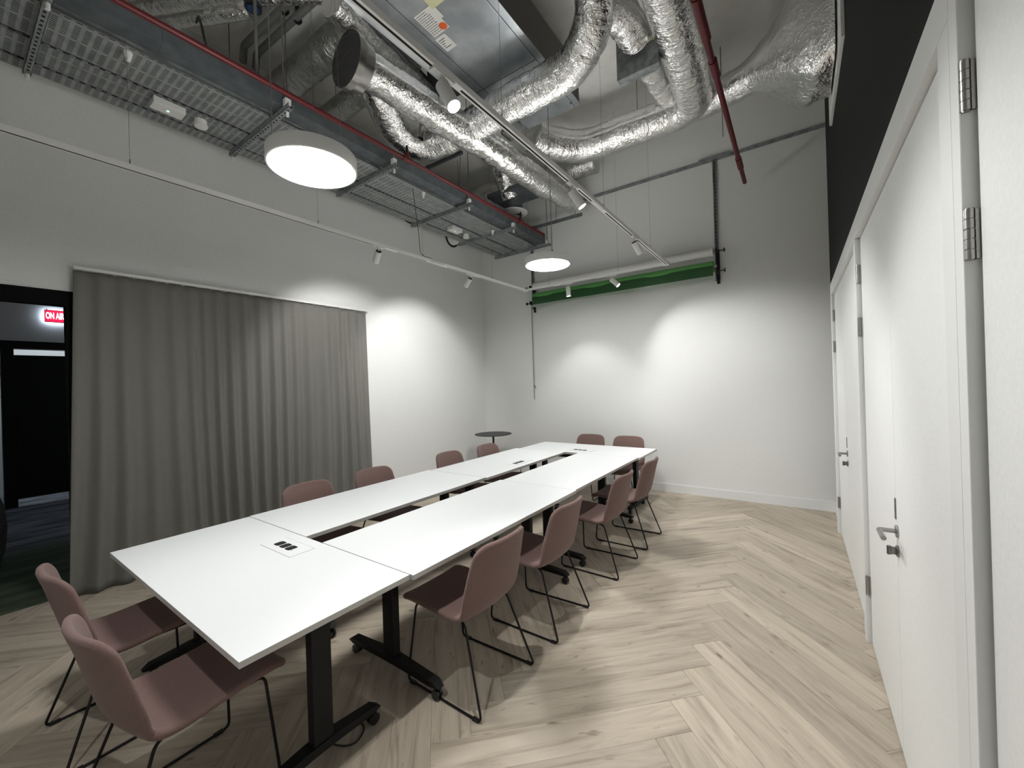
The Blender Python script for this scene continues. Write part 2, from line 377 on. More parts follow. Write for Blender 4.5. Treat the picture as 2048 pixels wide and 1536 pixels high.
MB().lathe([(.10, -.01), (.12, -.008), (.12, .008)], 32).build('rim', whitem, hl); MB().lathe([(.095, -.012), (.095, -.010)], 32).build('diffuser', mat('hall_fill_glow', (1,1,1), .5, 0, (.85,.92,1), 80), hl)
# dark bouclé armchair in the hall
a = empty('hall_armchair', (-6.0, .03, 0), .2, 'dark speckled rounded armchair at far left in the hallway', 'armchair')
mb = MB(); mb.lathe([(.20, .08), (.29, .12), (.33, .3), (.345, .5), (.33, .7), (.27, .9), (.18, 1.0), (.05, 1.03)], 28)
bk = mb.build('backrest', boucle, a, smooth=True, ang=80)
MB().box(-.05, .30, -.24, .24, .26, .46).build('seat', boucle, a, bevel=.05, seg=4)
for x, y in ((-.15,-.15),(-.15,.15),(.15,-.15),(.15,.15)): MB().cyl((x, y, 0), (x, y, .1), .018).build('leg', blackm, a)

# ------------------------------------------------------------ curtain
cur = empty('curtain', (0,0,0), 0, 'floor-length grey pleated curtain hanging on white rail along left wall', 'curtain')
def curtain():
    ny, nz = 420, 40; y0, y1 = .70, 3.545; zt = 2.745
    def off_(yy, z):
        t = max(0, 1-z/zt)
        yq = yy+.035*math.sin(yy*2.3+1)*t+.02*math.sin(z*1.4+yy*3)*t
        ph = yq*2*PI/.145+2.2*math.sin(yq*3.1+.6)+1.1*math.sin(yq*7.7)
        am = .72+.28*math.sin(yq*4.3+2)*math.cos(yq*1.7)
        c = .5+.5*math.cos(ph); c = c**1.1
        return (.026+.062*t**.8)*am*c+.026*t*(.5+.5*math.sin(yq*2*PI/.47+1))+.01
    vs = []; 
    for j in range(nz+1):
        zz = zt*(1-j/nz)+.004
        for i in range(ny+1):
            q = i/ny; yy = y0+(y1-y0)*q
            t = max(0, 1-zz/zt)
            yw = yy-.085*t*(1-q)**3+.03*t*q**3
            top = 0 if j else -.006*abs(math.sin(yy*34))-(.012 if q > .72 and math.sin(yy*26) > .5 else 0)
            vs.append((XL+.028+off_(yy, zz), yw, zz+top))
    fs = [(j*(ny+1)+i, j*(ny+1)+i+1, (j+1)*(ny+1)+i+1, (j+1)*(ny+1)+i) for j in range(nz) for i in range(ny)]
    o = MB().add(vs, fs).build('cloth', curt, cur)
    for p in o.data.polygons: p.use_smooth = True
    md = o.modifiers.new('thick', 'SOLIDIFY'); md.thickness = .003; md.offset = 0
curtain()
MB().box(XL+.012, XL+.075, .70, 3.56, 2.755, 2.782).build('rail', whitem, cur, bevel=.002)
for k in range(24):
    y = .72+k*.122
    MB().box(XL+.026, XL+.034, y-.006, y+.006, 2.735, 2.758).build('glider', whitem, cur)

# ------------------------------------------------------------ tables
def tabletop(x0, x1, y0, y1, name='tabletop', parent=None, cut=None):
    m = MB().box(x0, x1, y0, y1, .715, .74)
    o = m.build(name, tablew, parent, bevel=.0016)
    o.data.materials.append(tedge)
    for p in o.data.polygons:
        if abs(p.normal.z) < .5: p.material_index = 1
    return o
def castor(parent, x, y, ax):
    c = MB(); c.cyl((x, y, .045), (x, y, .075), .008)
    dx, dy = (0, .011) if ax == 'x' else (.011, 0)
    for sg in (-1, 1):
        a_ = Vector((x+.012*(ax == 'x')+sg*dx, y+.012*(ax != 'x')+sg*dy, .028)); n_ = Vector((dx, dy, 0)).normalized()
        c.cyl(a_-n_*.007, a_+n_*.007, .027, n=22)
    o = c.build('castor', blackpl, parent, smooth=True)
    return o
def tleg(parent, x, y, ax, ln_=.30):
    m = MB(); 
    if ax == 'y': m.box(x-.025, x+.025, y-.045, y+.045, .11, .66)
    else: m.box(x-.045, x+.045, y-.025, y+.025, .11, .66)
    lg = m.build('leg', blackm, parent, bevel=.004)
    # foot: bar rising towards the middle, drooping at the ends
    f_ = MB(); P = [(-ln_, .075), (-ln_+.035, .098), (-.06, .118), (.06, .118), (ln_-.035, .098), (ln_, .075)]; B = [(-ln_, .070), (-ln_+.05, .066), (-.06, .078), (.06, .078), (ln_-.05, .066), (ln_, .070)]
    hw = [.020, .027, .032, .032, .027, .020]; vs = []
    for (a_, z1), (b_, z0), w2 in zip(P, B, hw):
        for (q, z, sg) in ((b_, z0, -1), (b_, z0, 1), (a_, z1, 1), (a_, z1, -1)):
            vs.append((x+sg*w2, y+q, z) if ax == 'y' else (x+q, y+sg*w2, z))
    fs = [(i*4+k, i*4+(k+1) % 4, i*4+4+(k+1) % 4, i*4+4+k) for i in range(5) for k in range(4)]+[(0,1,2,3), (20,21,22,23)]
    f_.add(vs, fs); f_.build('foot_bar', blackm, parent, bevel=.003)
    for sg in (-1, 1):
        if ax == 'y': castor(parent, x, y+sg*(ln_-.045), 'y')
        else: castor(parent, x+sg*(ln_-.045), y, 'x')
    # flip bracket under the top
    b = MB()
    if ax == 'y': b.box(x-.02, x+.02, y-.26, y+.26, .69, .715).box(x-.03, x+.03, y-.06, y+.06, .64, .70)
    else: b.box(x-.26, x+.26, y-.02, y+.02, .69, .715).box(x-.06, x+.06, y-.03, y+.03, .64, .70)
    b.build('top_bracket', blackm, parent, bevel=.003)
def mktable(x0, x1, y0, y1, along, label, legs, group='white folding tables of the ring', feet=.36):
    cx, cy = (x0+x1)/2, (y0+y1)/2
    t = empty('folding_table', (cx, cy, 0), 0, label, 'table', group)
    hx, hy = (x1-x0)/2, (y1-y0)/2
    tabletop(-hx, hx, -hy, hy, parent=t)
    for q in legs:
        if along == 'x': tleg(t, q-cx, 0, 'y', feet-.03)
        else: tleg(t, 0, q-cy, 'x', feet)
    q0, q1 = legs
    if along == 'x': MB().box(q0-cx, q1-cx, -.02, .02, .60, .64).build('cross_beam', blackm, t, bevel=.004)
    else: MB().box(-.02, .02, q0-cy, q1-cy, .60, .64).build('cross_beam', blackm, t, bevel=.004)
    # lever under the tabletop
    return t
G = 'white folding tables pushed together in a ring'
t1 = mktable(-3.379, -1.599, .589, 1.343, 'x', 'white tabletop on black wheeled legs, nearest the camera, corner pointing at us', (-3.15, -1.775), G, .33)
t2 = mktable(-2.395, -1.577, 1.348, 3.166, 'y', 'long white table on right side of the ring, nearer half beside first two chairs', (1.52, 2.99), G, .40)
t3 = mktable(-2.37, -1.590, 3.169, 4.838, 'y', 'long white table on right side of the ring, farther half beside chairs near the back', (3.35, 4.66), G, .38)
t4 = mktable(-3.392, -2.585, 1.348, 3.166, 'y', 'long white table along the curtain side of the ring, nearer half', (1.52, 2.99), G, .40)
t5 = mktable(-3.36, -2.565, 3.169, 4.838, 'y', 'long white table on left side of the ring, farther half with socket hatch', (3.35, 4.66), G, .38)
t6 = mktable(-3.30, -1.563, 4.842, 5.560, 'x', 'white table closing the far end of the ring by back wall', (-3.1, -1.74), G, .33)
def socket_hatch(cx, cy, rz, label):
    p = empty('power_module', (cx, cy, .7402), rz, label, 'socket hatch', 'flush power hatches in the tabletops')
    m = MB().box(-.175, .175, -.072, .072, 0, .0016); m.build('lid', tablew, p, bevel=.0006, seg=1)
    g_ = MB().box(-.177, .177, -.074, -.0725, 0, .0009).box(-.177, .177, .0725, .074, 0, .0009).box(.1755, .177, -.074, .074, 0, .0009); g_.build('gap_line', mat('gap_grey', (.35,.35,.35), .6) if 'gap_grey' not in bpy.data.materials else bpy.data.materials['gap_grey'], p)
    for k in range(3):
        o = []
        cxk = -.085+k*.066; c = MB()
        for i in range(24):
            a_ = 2*PI*i/24; xx = .029*math.copysign(abs(math.cos(a_))**.45, math.cos(a_)); yy = .030*math.copysign(abs(math.sin(a_))**.45, math.sin(a_)); o.append((cxk+xx, yy))
        c.add([(q[0], q[1], .0017) for q in o]+[(q[0], q[1], .0024) for q in o], [tuple(range(24, 48))]+[(i, (i+1) % 24, 24+(i+1) % 24, 24+i) for i in range(24)])
        c.build('socket', darkin, p)
    MB().cyl((-.128, .018, .0016), (-.128, .018, .003), .003, n=8).cyl((.088, -.018, .0016), (.088, -.018, .003), .003, n=8).build('screw', dsteel, p)
    return p
socket_hatch(-2.52, 1.20, 0, 'flush white socket hatch with black outlets in the nearest tabletop')
socket_hatch(-2.72, 3.98, PI/2, 'flush socket hatch with black outlets in far half of left table')
socket_hatch(-2.43, 5.06, 0, 'flush socket hatch with black outlets in the table by back wall')
# cable loops hanging under the tables
def cable(name, pts, r_, label, m=None):
    o = MB().tube(resample(fillet(pts, .12, 8), .02), r_, 8).build(name, m or blackpl, None, smooth=True); return tag(o, label, 'cable')
cable('table_cable', [(-1.83, .95, .58), (-1.86, .98, .2), (-1.84, 1.02, .02), (-1.72, 1.10, .006), (-1.80, 1.22, .006), (-1.95, 1.10, .006)], .004, 'thin black cable looping on floor by nearest table leg')
cable('table_cable', [(-2.05, 3.05, .58), (-1.98, 3.10, .25), (-1.92, 3.22, .15), (-1.95, 3.34, .28), (-2.0, 3.33, .55)], .004, 'thin black cable drooping between the right-hand tables')
cable('table_cable', [(-2.73, 4.0, .70), (-2.70, 4.0, .5), (-2.60, 4.1, .42), (-2.62, 4.4, .5), (-2.7, 4.62, .6)], .004, 'thin cable drooping inside the slot under the left table')

# ------------------------------------------------------------ chairs
prof = [(.276,.430),(.270,.446),(.248,.456),(.19,.458),(.10,.453),(.02,.447),(-.06,.442),(-.115,.441),(-.165,.447),(-.208,.465),(-.240,.498),(-.262,.548),(-.278,.61),(-.293,.67),(-.308,.73),(-.322,.785),(-.333,.82),(-.338,.838),(-.341,.848)]
def crom(P, n):
    out = []
    for i in range(len(P)-1):
        p0, p1, p2, p3 = [Vector(P[max(0, min(len(P)-1, j))]) for j in (i-1, i, i+1, i+2)]
        for k in range(n):
            t = k/n; out.append(.5*((2*p1)+(-p0+p2)*t+(2*p0-5*p1+4*p2-p3)*t*t+(-p0+3*p1-3*p2+p3)*t**3))
    out.append(Vector(P[-1])); return out
def make_chair():
    c = empty('dining_chair', (0,0,0), 0)
    P = crom([(x, z) for x, z in prof], 10); L = [0]
    for i in range(1, len(P)): L.append(L[-1]+(P[i]-P[i-1]).length)
    T = L[-1]; S = [0, .0008, .003, .0065, .011, .017, .024, .032, .042]+[.055+k*(T-.11)/70 for k in range(71)]+[T-q for q in (.042, .032, .024, .017, .011, .0065, .003, .0008, 0)]
    Q = []; j = 0
    for d in S:
        while j < len(P)-2 and L[j+1] < d: j += 1
        Q.append(P[j].lerp(P[j+1], (d-L[j])/max(1e-9, L[j+1]-L[j])))
    P = Q; n = len(P); NU = 30
    L = [0]
    for i in range(1, n): L.append(L[-1]+(P[i]-P[i-1]).length)
    T = L[-1]; ks = next(i for i in range(n) if P[i][0] < -.215)
    def hw(s, full=0):
        base = .218+.014*math.sin(max(0, min(1, (s-.30)/.35))*PI/2)-.030*max(0, (s-.62)/(T-.62))**1.4
        R = .055
        if full: return base
        if s < R: base -= R-math.sqrt(max(0, R*R-(R-s)**2))
        if T-s < R: base -= R-math.sqrt(max(0, R*R-(R-(T-s))**2))
        return base
    def row(i):
        tg = (P[min(i+1, n-1)]-P[max(i-1, 0)]).normalized(); nr = Vector((-tg[1], tg[0]))   # right-hand normal
        if P[i][1] > .5 and nr[0] < 0: nr = -nr
        s = L[i]; b = max(0, min(1, (s-.36)/.26)); b = b*b*(3-2*b); out = []
        for k in range(NU+1):
            uu = -1+2*k/NU; q = abs(uu)*hw(s)/hw(s, 1)
            lift = (.050*b)*(q**2.2)+(1-b)*.010*q**3
            if b <= 0: x, z = P[i][0], P[i][1]+lift
            else: x, z = P[i][0]+lift*(.25+.75*b), P[i][1]+(1-b)*.01*q**3+.022*b*(1-b)*q*q
            z -= .010*q**3*max(0, 1-(T-s)/.2)**2
            out.append((x, uu*hw(s), z))
        return out
    def part(name, i0, i1):
        rows = [row(i) for i in range(i0, i1+1)]; vs = [p for rw in rows for p in rw]; m = NU+1
        fs = [(j*m+k, j*m+k+1, (j+1)*m+k+1, (j+1)*m+k) for j in range(len(rows)-1) for k in range(NU)]
        me = bpy.data.meshes.new(name); me.from_pydata(vs, [], fs); me.update()
        bm = bmesh.new(); bm.from_mesh(me); bmesh.ops.remove_doubles(bm, verts=bm.verts, dist=1e-5)
        bm.normal_update()
        th = .032 if name == 'seat' else .028
        # offset copy with rounded rim
        V0 = list(bm.verts); 
        for v in V0: v.index = V0.index(v) if False else v.index
        up = Vector((0,0,1)) if name == 'seat' else Vector((1,0,0))
        sgn = 1 if sum((f_.normal.dot(up) for f_ in bm.faces)) > 0 else -1
        bm.verts.index_update(); N = [v.normal.copy()*sgn for v in V0]; C0 = [v.co.copy() for v in V0]
        bd = set(v.index for v in V0 if v.is_boundary); keep = None
        F0 = [[v.index for v in f_.verts] for f_ in bm.faces]; E0 = [(e.verts[0].index, e.verts[1].index) for e in bm.edges if e.is_boundary]
        bm.free()
        nv = len(C0); vs = []
        for i in range(nv): vs.append(C0[i]+N[i]*(th/2))
        for i in range(nv): vs.append(C0[i]-N[i]*(th/2))
        fs = [tuple(q) for q in F0]+[tuple(i+nv for i in q[::-1]) for q in F0]
        # rim loop pushed outward for a rounded edge
        nb = {}
        for a_, b_ in E0: nb.setdefault(a_, []).append(b_); nb.setdefault(b_, []).append(a_)
        cen = sum(C0, Vector())/nv; rim = {}
        for i in bd:
            if i not in nb or len(nb[i]) < 2: continue
            tv = (C0[nb[i][1]]-C0[nb[i][0]]).normalized(); ov = tv.cross(N[i]).normalized()
            if ov.dot(C0[i]-cen) < 0: ov = -ov
            R_ = []
            for a3 in (50, 90, 130):
                aa = math.radians(a3); R_.append(len(vs)); vs.append(C0[i]+N[i]*(th/2*math.cos(aa))+ov*(th*.45*math.sin(aa)))
            rim[i] = [i]+R_+[i+nv]
        for a_, b_ in E0:
            if a_ in rim and b_ in rim:
                for q in range(4): fs.append((rim[a_][q], rim[b_][q], rim[b_][q+1], rim[a_][q+1]))
        return MB().add(vs, fs).build(name, fab, c, smooth=True, ang=75)
    part('seat', 0, ks); part('backrest', ks, n-1)
    for sg in (-1, 1):
        pts = [(.02, sg*.17, .425), (.205, sg*.180, .427), (.232, sg*.235, .007), (-.318, sg*.245, .007), (-.170, sg*.185, .424), (-.02, sg*.17, .425)]
        lg = MB().tube(fillet(pts, .035, 5), .0062, 10).build('leg', blackm, c, smooth=True)
        MB().box(-.300, -.260, sg*.244-.009, sg*.244+.009, .0, .014).box(.165, .205, sg*.237-.009, sg*.237+.009, .0, .014).build('glide', blackpl, lg, bevel=.002)
    m = MB().cyl((.10, -.175, .427), (.10, .175, .427), .006, n=10).cyl((-.09, -.178, .425), (-.09, .178, .425), .006, n=10)
    m.build('stretcher', blackm, c, smooth=True)
    return c
ch0 = make_chair()
GC = 'mauve upholstered chairs around the table ring'
chairs = [
 (-1.63, 1.765, PI+.00, 'mauve chair on right side of the table ring, nearest of that side, back to us'),
 (-1.605, 2.50, PI+.01, 'mauve chair on right side of the ring, second from the camera'),
 (-1.57, 3.50, PI-.01, 'mauve chair on right side of the ring, third from the camera'),
 (-1.55, 4.23, PI+.0, 'mauve chair on right side of the ring, farthest of the four'),
 (-3.245, 1.87, .0, 'mauve chair in front of the curtain, nearest of the left row'),
 (-3.25, 2.55, .0, 'mauve chair before the curtain edge, second of the left row'),
 (-3.235, 3.62, .0, 'mauve chair against white left wall, third of the left row'),
 (-3.19, 4.32, .0, 'mauve chair in front of the small round table, farthest of left row'),
 (-2.61, 5.49, -PI/2, 'mauve chair facing us at far end of the ring, left one of two'),
 (-2.02, 5.49, -PI/2, 'mauve chair facing us at far end of the ring, right one of two'),
 (-2.925, .615, PI/2+.02, 'mauve chair at near end of the table, beside the opening, left of two'),
 (-2.115, .60, PI/2+.05, 'mauve chair in the bottom left foreground, nearest to the camera')]
for i, (x, y, rz, lb) in enumerate(chairs):
    if i == 0: ch0.location = (x, y, 0); ch0.rotation_euler = (0,0,rz); tag(ch0, lb, 'chair', GC)
    else: dup(ch0, (x, y, 0), rz, lb, GC)

# ------------------------------------------------------------ round table in the corner
rt = empty('round_table', (-4.41, 5.66, 0), 0, 'small round dark pedestal table standing in the far left corner', 'table')
MB().lathe([(.31, .79), (.325, .795), (.325, .803), (.322, .806)], 56).build('tabletop', mat('dark_laminate', (.022,.022,.023), .5), rt, smooth=True)
MB().cyl((0,0,.02), (0,0,.79), .017, n=20).lathe([(.05,.765),(.05,.79)], 20).build('pole', blackm, rt, smooth=True)
MB().lathe([(.22, 0), (.22, .008), (.03, .022)], 40).build('base', blackm, rt, smooth=True)

# ------------------------------------------------------------ light tracks
def track_run(t, a, b, gaps=()):
    a, b = Vector(a), Vector(b); d = (b-a); Ln = d.length; ang = math.atan2(d.y, d.x)
    Mx = Matrix.Translation(a) @ Matrix.Rotation(ang, 4, 'Z')
    MB().box(0, Ln, -.018, .018, 0, .035, Mx).build('channel', trackm, t, bevel=.002)
    segs = []; p = .03
    for g0, g1 in sorted(gaps): segs.append((p, g0)); p = g1
    segs.append((p, Ln-.03)); m = MB()
    for s0, s1 in segs:
        if s1 > s0: m.box(s0, s1, -.0055, .0055, -.0012, .002, Mx)
    m.build('slot', darkin, t)
def wire(t, x, y, z0, z1=None):
    MB().cyl((x, y, z0), (x, y, z1 or ZC), .0011, n=6).build('suspension_wire', dsteel, t)
    MB().cyl((x, y, z0-.002), (x, y, z0+.035), .004, n=8).build('wire_grip', dsteel, t)
XT, XC, YT = -3.545, -1.345, 5.50
tl = empty('light_track', (0,0,0), 0, 'white lighting track running along the left wall, above curtain', 'light track', 'suspended white lighting tracks')
track_run(tl, (XT, YN+.1, TRZ), (XT, YT-.02, TRZ), ((2.72+.97-.1, 2.72+.97+.1), (3.42+.8, 3.62+.95), (4.15+.87, 4.15+1.05)))
MB().box(XT-.019, XT+.019, 3.42, 3.66, TRZ+.002, TRZ+.038).box(XT-.012, XT+.012, 3.42, 3.66, TRZ-.004, TRZ+.002).build('joint_piece', whitem, tl, bevel=.002)
for y in (-.4, .77, 2.05, 3.32, 4.65): wire(tl, XT, y, TRZ+.035)
tc_ = empty('light_track', (0,0,0), 0, 'white lighting track running overhead down the middle toward back wall', 'light track', 'suspended white lighting tracks')
track_run(tc_, (XC, YN+.1, TRZ), (XC, YT+.02, TRZ), ((1.42+.8, 1.42+.98), (2.78+.8, 2.78+.96), (3.18+.88, 3.18+1.1), (4.2+.8, 4.2+.95)))
MB().box(XC-.019, XC+.019, 3.13, 3.36, TRZ+.002, TRZ+.038).box(XC-.012, XC+.012, 3.13, 3.36, TRZ-.004, TRZ+.002).build('joint_piece', whitem, tc_, bevel=.002)
for y in (.2, 3.40, 4.78, 1.9): wire(tc_, XC, y, TRZ+.035)
tb = empty('light_track', (0,0,0), 0, 'white lighting track crossing in front of the green backdrop roll', 'light track', 'suspended white lighting tracks')
track_run(tb, (XT+.02, YT, TRZ), (XC-.02, YT, TRZ), ((.5,.7),(1.2,1.4)))
for x in (XT, XC): MB().box(x-.024, x+.024, YT-.024, YT+.024, TRZ-.003, TRZ+.038).build('corner_piece', whitem, tb, bevel=.002)
for x in (-3.1, -2.0): wire(tb, x, YT, TRZ+.035)
cable('feed_cable', [(XT+.0, 3.45, TRZ+.05), (XT-.0, 3.28, TRZ+.05), (XT-.03, 3.30, 3.4), (-3.66, 3.30, 4.02)], .003, 'thin cable dropping from tray to left lighting track')

# ------------------------------------------------------------ spotlights
def spotlight(x, y, d, label, power=SPOT, size=94, blend=.55, axis='y', tgt=None):
    s = empty('track_spotlight', (x, y, TRZ), 0, label, 'spotlight', 'white cylinder spotlights on the tracks')
    m = MB()
    if axis == 'y': m.box(-.017, .017, -.07, .07, -.012, 0)
    else: m.box(-.07, .07, -.017, .017, -.012, 0)
    m.cyl((0,0,-.012), (0,0,-.02), .014); m.build('adapter', whitem, s, bevel=.002)
    MB().cyl((0,0,-.02), (0,0,-.05), .006, n=10).build('arm', whited, s, smooth=True)
    d = Vector(d).normalized(); R = d.to_track_quat('Z', 'Y').to_matrix().to_4x4(); T = Matrix.Translation((0,0,-.055)) @ R
    MB().lathe([(.030, .012), (.031, -.004), (.0335, -.006), (.0335, .132), (.031, .134), (.0295, .128)], 30, T, cap0=True, cap1=False).build('housing', whited, s, smooth=True)
    MB().lathe([(.029, -.0045), (.029, -.003)], 24, T).build('heat_sink', darkin, s)
    MB().lathe([(.0293, .124), (.0293, .126)], 28, T).build('lens', lens, s)
    ld = bpy.data.lights.new('lamp', 'SPOT'); ld.energy = power; ld.spot_size = math.radians(size); ld.spot_blend = blend; ld.shadow_soft_size = .025; ld.color = (1, .99, .968)
    lo_ = bpy.data.objects.new('lamp', ld); COL.objects.link(lo_); lo_.parent = s; lo_.matrix_local = T @ Matrix.Translation((0,0,.14)) @ Matrix.Rotation(PI, 4, 'X')
    return s
spotlight(XT, 2.70, (-.74, .26, -.64), 'white spotlight above curtain end, aimed at left wall', 30, axis='y')
spotlight(XT, 4.15, (-.74, .16, -.64), 'white spotlight over white left wall, second from the corner', 33)
spotlight(XC, .02, (-.02, .12, -.99), 'white spotlight at near end of the middle track, behind the viewer', 34)
spotlight(XC, 1.42, (.50, .05, -.95), 'white glaring spotlight on middle track, nearest the camera', 47)
spotlight(XC, 2.78, (.50, .35, -.95), 'lit white spotlight halfway down the middle track', 47)
spotlight(XC, 4.20, (.24, .62, -.74), 'lit white spotlight at far end of the middle track, before backdrop', 44, blend=.8)
spotlight(-2.78, YT, (0, .10, -.95), 'small white spotlight hanging upright in front of green roll, left one', 17, axis='x')
spotlight(-2.10, YT, (.66, .16, -.72), 'white spotlight tilted to the right before the green roll', 17, axis='x')

# ------------------------------------------------------------ pendants
def pendant(x, y, z, R_, label, rods, cord):
    p = empty('pendant_lamp', (x, y, z), 0, label, 'pendant lamp', 'white round pendant lamps over the tables')
    MB().lathe([(R_-.03, .088), (R_-.004, .086), (R_, .080), (R_, .002), (R_-.003, 0), (R_-.009, .0), (R_-.011, .003), (R_-.012, .020)], 80, cap1=False).build('shade', shadem, p, smooth=True)
    MB().lathe([(R_-.019, .012), (R_-.0125, .012), (R_-.0125, .019), (R_-.019, .019)], 80, cap0=False, cap1=False).build('inner_ring', whitem, p, smooth=True)
    MB().lathe([(R_-.018, .0145), (R_-.018, .0175)], 80).build('diffuser', glow, p)
    MB().lathe([(R_-.05, .0885), (R_-.05, .0895)], 60).build('added_uplight', glowup, p)  # added upward glow that brightens the ceiling
    for dx, dy in rods:
        MB().cyl((dx, dy, .086), (dx*.9, dy*.9, 4.747-z), .0015, n=6).build('suspension_wire', dsteel, p)
    cx_, cy_ = cord
    MB().cyl((cx_, cy_, .086), (cx_, cy_, 4.747-z), .0035, n=8).cyl((cx_, cy_, .086), (cx_, cy_, .105), .012).build('supply_cord', dsteel, p)
    return p
pendant(-2.435, 1.385, 3.045, .258, 'large round white pendant lamp glowing over the near tables', ((.2,-.1), (0,.2)), (-.06, -.21))
pendant(-2.36, 4.165, 3.045, .264, 'round white pendant lamp glowing in front of the green roll', ((-.2,-.1), (.06,-.01)), (.16, -.17))

# ------------------------------------------------------------ backdrop roll on the back wall
YP = YB-.045
def strut(mb, a, b, w_=.041, d_=.041, holes=True, along='z', dark=None):
    return mb
rail = empty('wall_channel', (0, 0, 0), 0, 'long horizontal steel channel high on the back wall', 'steel channel')
MB().box(-2.95, XR-.004, YB-.022, YB-.001, 4.655, 4.70).box(-2.95, XR-.004, YB-.024, YB-.020, 4.652, 4.668).build('channel', zinc, rail)
MB().box(-1.05, -.66, YB-.045, YB-.024, 4.665, 4.715).build('splice_bracket', zinc, rail, bevel=.002)
def post(x, z0, z1, label, xn='y'):
    p = empty('steel_post', (x, YB-.001, z0), 0, label, 'steel post', 'slotted steel posts carrying the backdrop rolls')
    m = MB().box(-.0205, -.017, -.041, 0, 0, z1-z0).box(.017, .0205, -.041, 0, 0, z1-z0).box(-.0205, .0205, -.003, 0, 0, z1-z0)
    m.box(-.0205, -.011, -.041, -.038, 0, z1-z0).box(.011, .0205, -.041, -.038, 0, z1-z0); m.build('channel', zinc, p)
    h = MB(); n_ = int((z1-z0)/.05)
    for k in range(n_): h.box(-.005, .005, -.0045, -.003, k*.05+.014, k*.05+.034)
    h.build('slots', darkin, p)
    return p
post(-.862, 3.0, 4.69, 'slotted steel post above right end of the green roll')
post(-3.84, 3.0, 4.30, 'slotted steel post behind the small pendant, above left end of green roll')
RB = empty('backdrop_bracket', (-.845, YB-.05, 3.0), 0, 'black bracket with two knobs at right end of green roll', 'bracket', 'black roll brackets')
def bracket(root, sg):
    MB().box(-.02, .02, -.012, .006, -.05, .42).build('plate', blackm, root, bevel=.003)
    for z in (.10, .37):
        MB().box(-.012, .012, -.16, -.012, z-.03, z+.03).build('hook', blackm, root, bevel=.004)
        MB().cyl((0, -.11, z), (sg*.085, -.11, z), .008).cyl((sg*.085, -.11, z), (sg*.10, -.11, z), .026, n=16).build('knob', blackpl, root, smooth=True)
bracket(RB, 1)
LB = empty('backdrop_bracket', (-3.80, YB-.05, 2.98), 0, 'black bracket with knobs at left end of green roll', 'bracket', 'black roll brackets')
bracket(LB, -1)
def roll(name, x0, x1, y, z, rad, m, label, sheet_m=None):
    o = empty(name, ((x0+x1)/2, y, z), 0, label, 'backdrop roll'); hl = (x1-x0)/2
    MB().cyl((-hl, 0, 0), (hl, 0, 0), rad, n=40).build('paper_roll', m, o, smooth=True)
    MB().cyl((-hl-.04, 0, 0), (hl+.04, 0, 0), .02, n=20).build('core', dsteel, o, smooth=True)
    return o
wr = roll('backdrop_roll', -3.74, -.885, YB-.16, 3.37, .058, vinyl, 'rolled white backdrop directly above the green one')
gr = roll('backdrop_roll', -3.74, -.885, YB-.16, 3.17, .075, green, 'rolled green backdrop hanging across the back wall')
# loose green sheet with a ragged white edge hanging under the green roll
vs = []; NX = 60
for j, (dy, dz) in enumerate(((-.076, 0), (-.077, -.05), (-.074, -.10), (-.068, -.135))):
    for i in range(NX+1):
        q = i/NX; vs.append((-1.4275+2.855*q, dy+.003*math.sin(q*19), dz))
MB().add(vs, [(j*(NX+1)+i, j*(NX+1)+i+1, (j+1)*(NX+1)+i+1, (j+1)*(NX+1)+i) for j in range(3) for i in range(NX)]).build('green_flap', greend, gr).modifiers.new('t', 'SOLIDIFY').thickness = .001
vs = []
for j in range(2):
    for i in range(NX+1):
        q = i/NX; z = -.135-(.045 if j else 0)*(.9+.35*noise.noise(Vector((q*9, 0, 0)))+.2*math.sin(q*14)) 
        vs.append((-1.4275+2.855*q, -.068+.004*math.sin(q*23), z))
MB().add(vs, [(i, i+1, NX+2+i, NX+1+i) for i in range(NX)]).build('torn_edge', paperw, gr).modifiers.new('t', 'SOLIDIFY').thickness = .001
# chain pole at the left end
cp = empty('pull_chain', (-3.83, YB-.09, 1.38), 0, 'thin dark chain hanging below left end of green roll', 'chain')
MB().cyl((-.012, 0, 0), (-.012, 0, 1.68), .007, n=10).build('strand', dsteel, cp)
m = MB()
for k in range(84): m.lathe([(.001, -.005), (.0045, 0), (.001, .005)], 6, Matrix.Translation((.014, 0, .16+k*.018)))
tag(m.build('beads', dsteel, cp), kind='stuff')
MB().cyl((-.012, 0, .26), (.03, -.01, .2), .006, n=8).build('cleat', blackpl, cp)

# ------------------------------------------------------------ cable trays
ZT = 4.05
def perforated(x0, x1, y0, y1, z, th, px=.020, py=.05, hx=.0075, hy=.030, skip=0):
    nx = int((x1-x0)/px); ny = int((y1-y0)/py); ax = (x1-x0)/nx; ay = (y1-y0)/ny; m = MB(); vs = []; fs = []
    idx = {}
    def V(x, y):
        k = (round(x, 5), round(y, 5))
        if k not in idx: idx[k] = len(vs); vs.append((x, y, z))
        return idx[k]
    for i in range(nx):
        for j in range(ny):
            a, b, c, d = x0+i*ax, x0+(i+1)*ax, y0+j*ay, y0+(j+1)*ay
            if (i % 9) == 8:
                fs.append((V(a, c), V(b, c), V(b, d), V(a, d))); continue
            p, q, r_, s_ = a+(ax-hx)/2, b-(ax-hx)/2, c+(ay-hy)/2, d-(ay-hy)/2
            fs += [(V(a,c), V(b,c), V(q,r_), V(p,r_)), (V(b,c), V(b,d), V(q,s_), V(q,r_)), (V(b,d), V(a,d), V(p,s_), V(q,s_)), (V(a,d), V(a,c), V(p,r_), V(p,s_))]
    m.add(vs, fs); return m
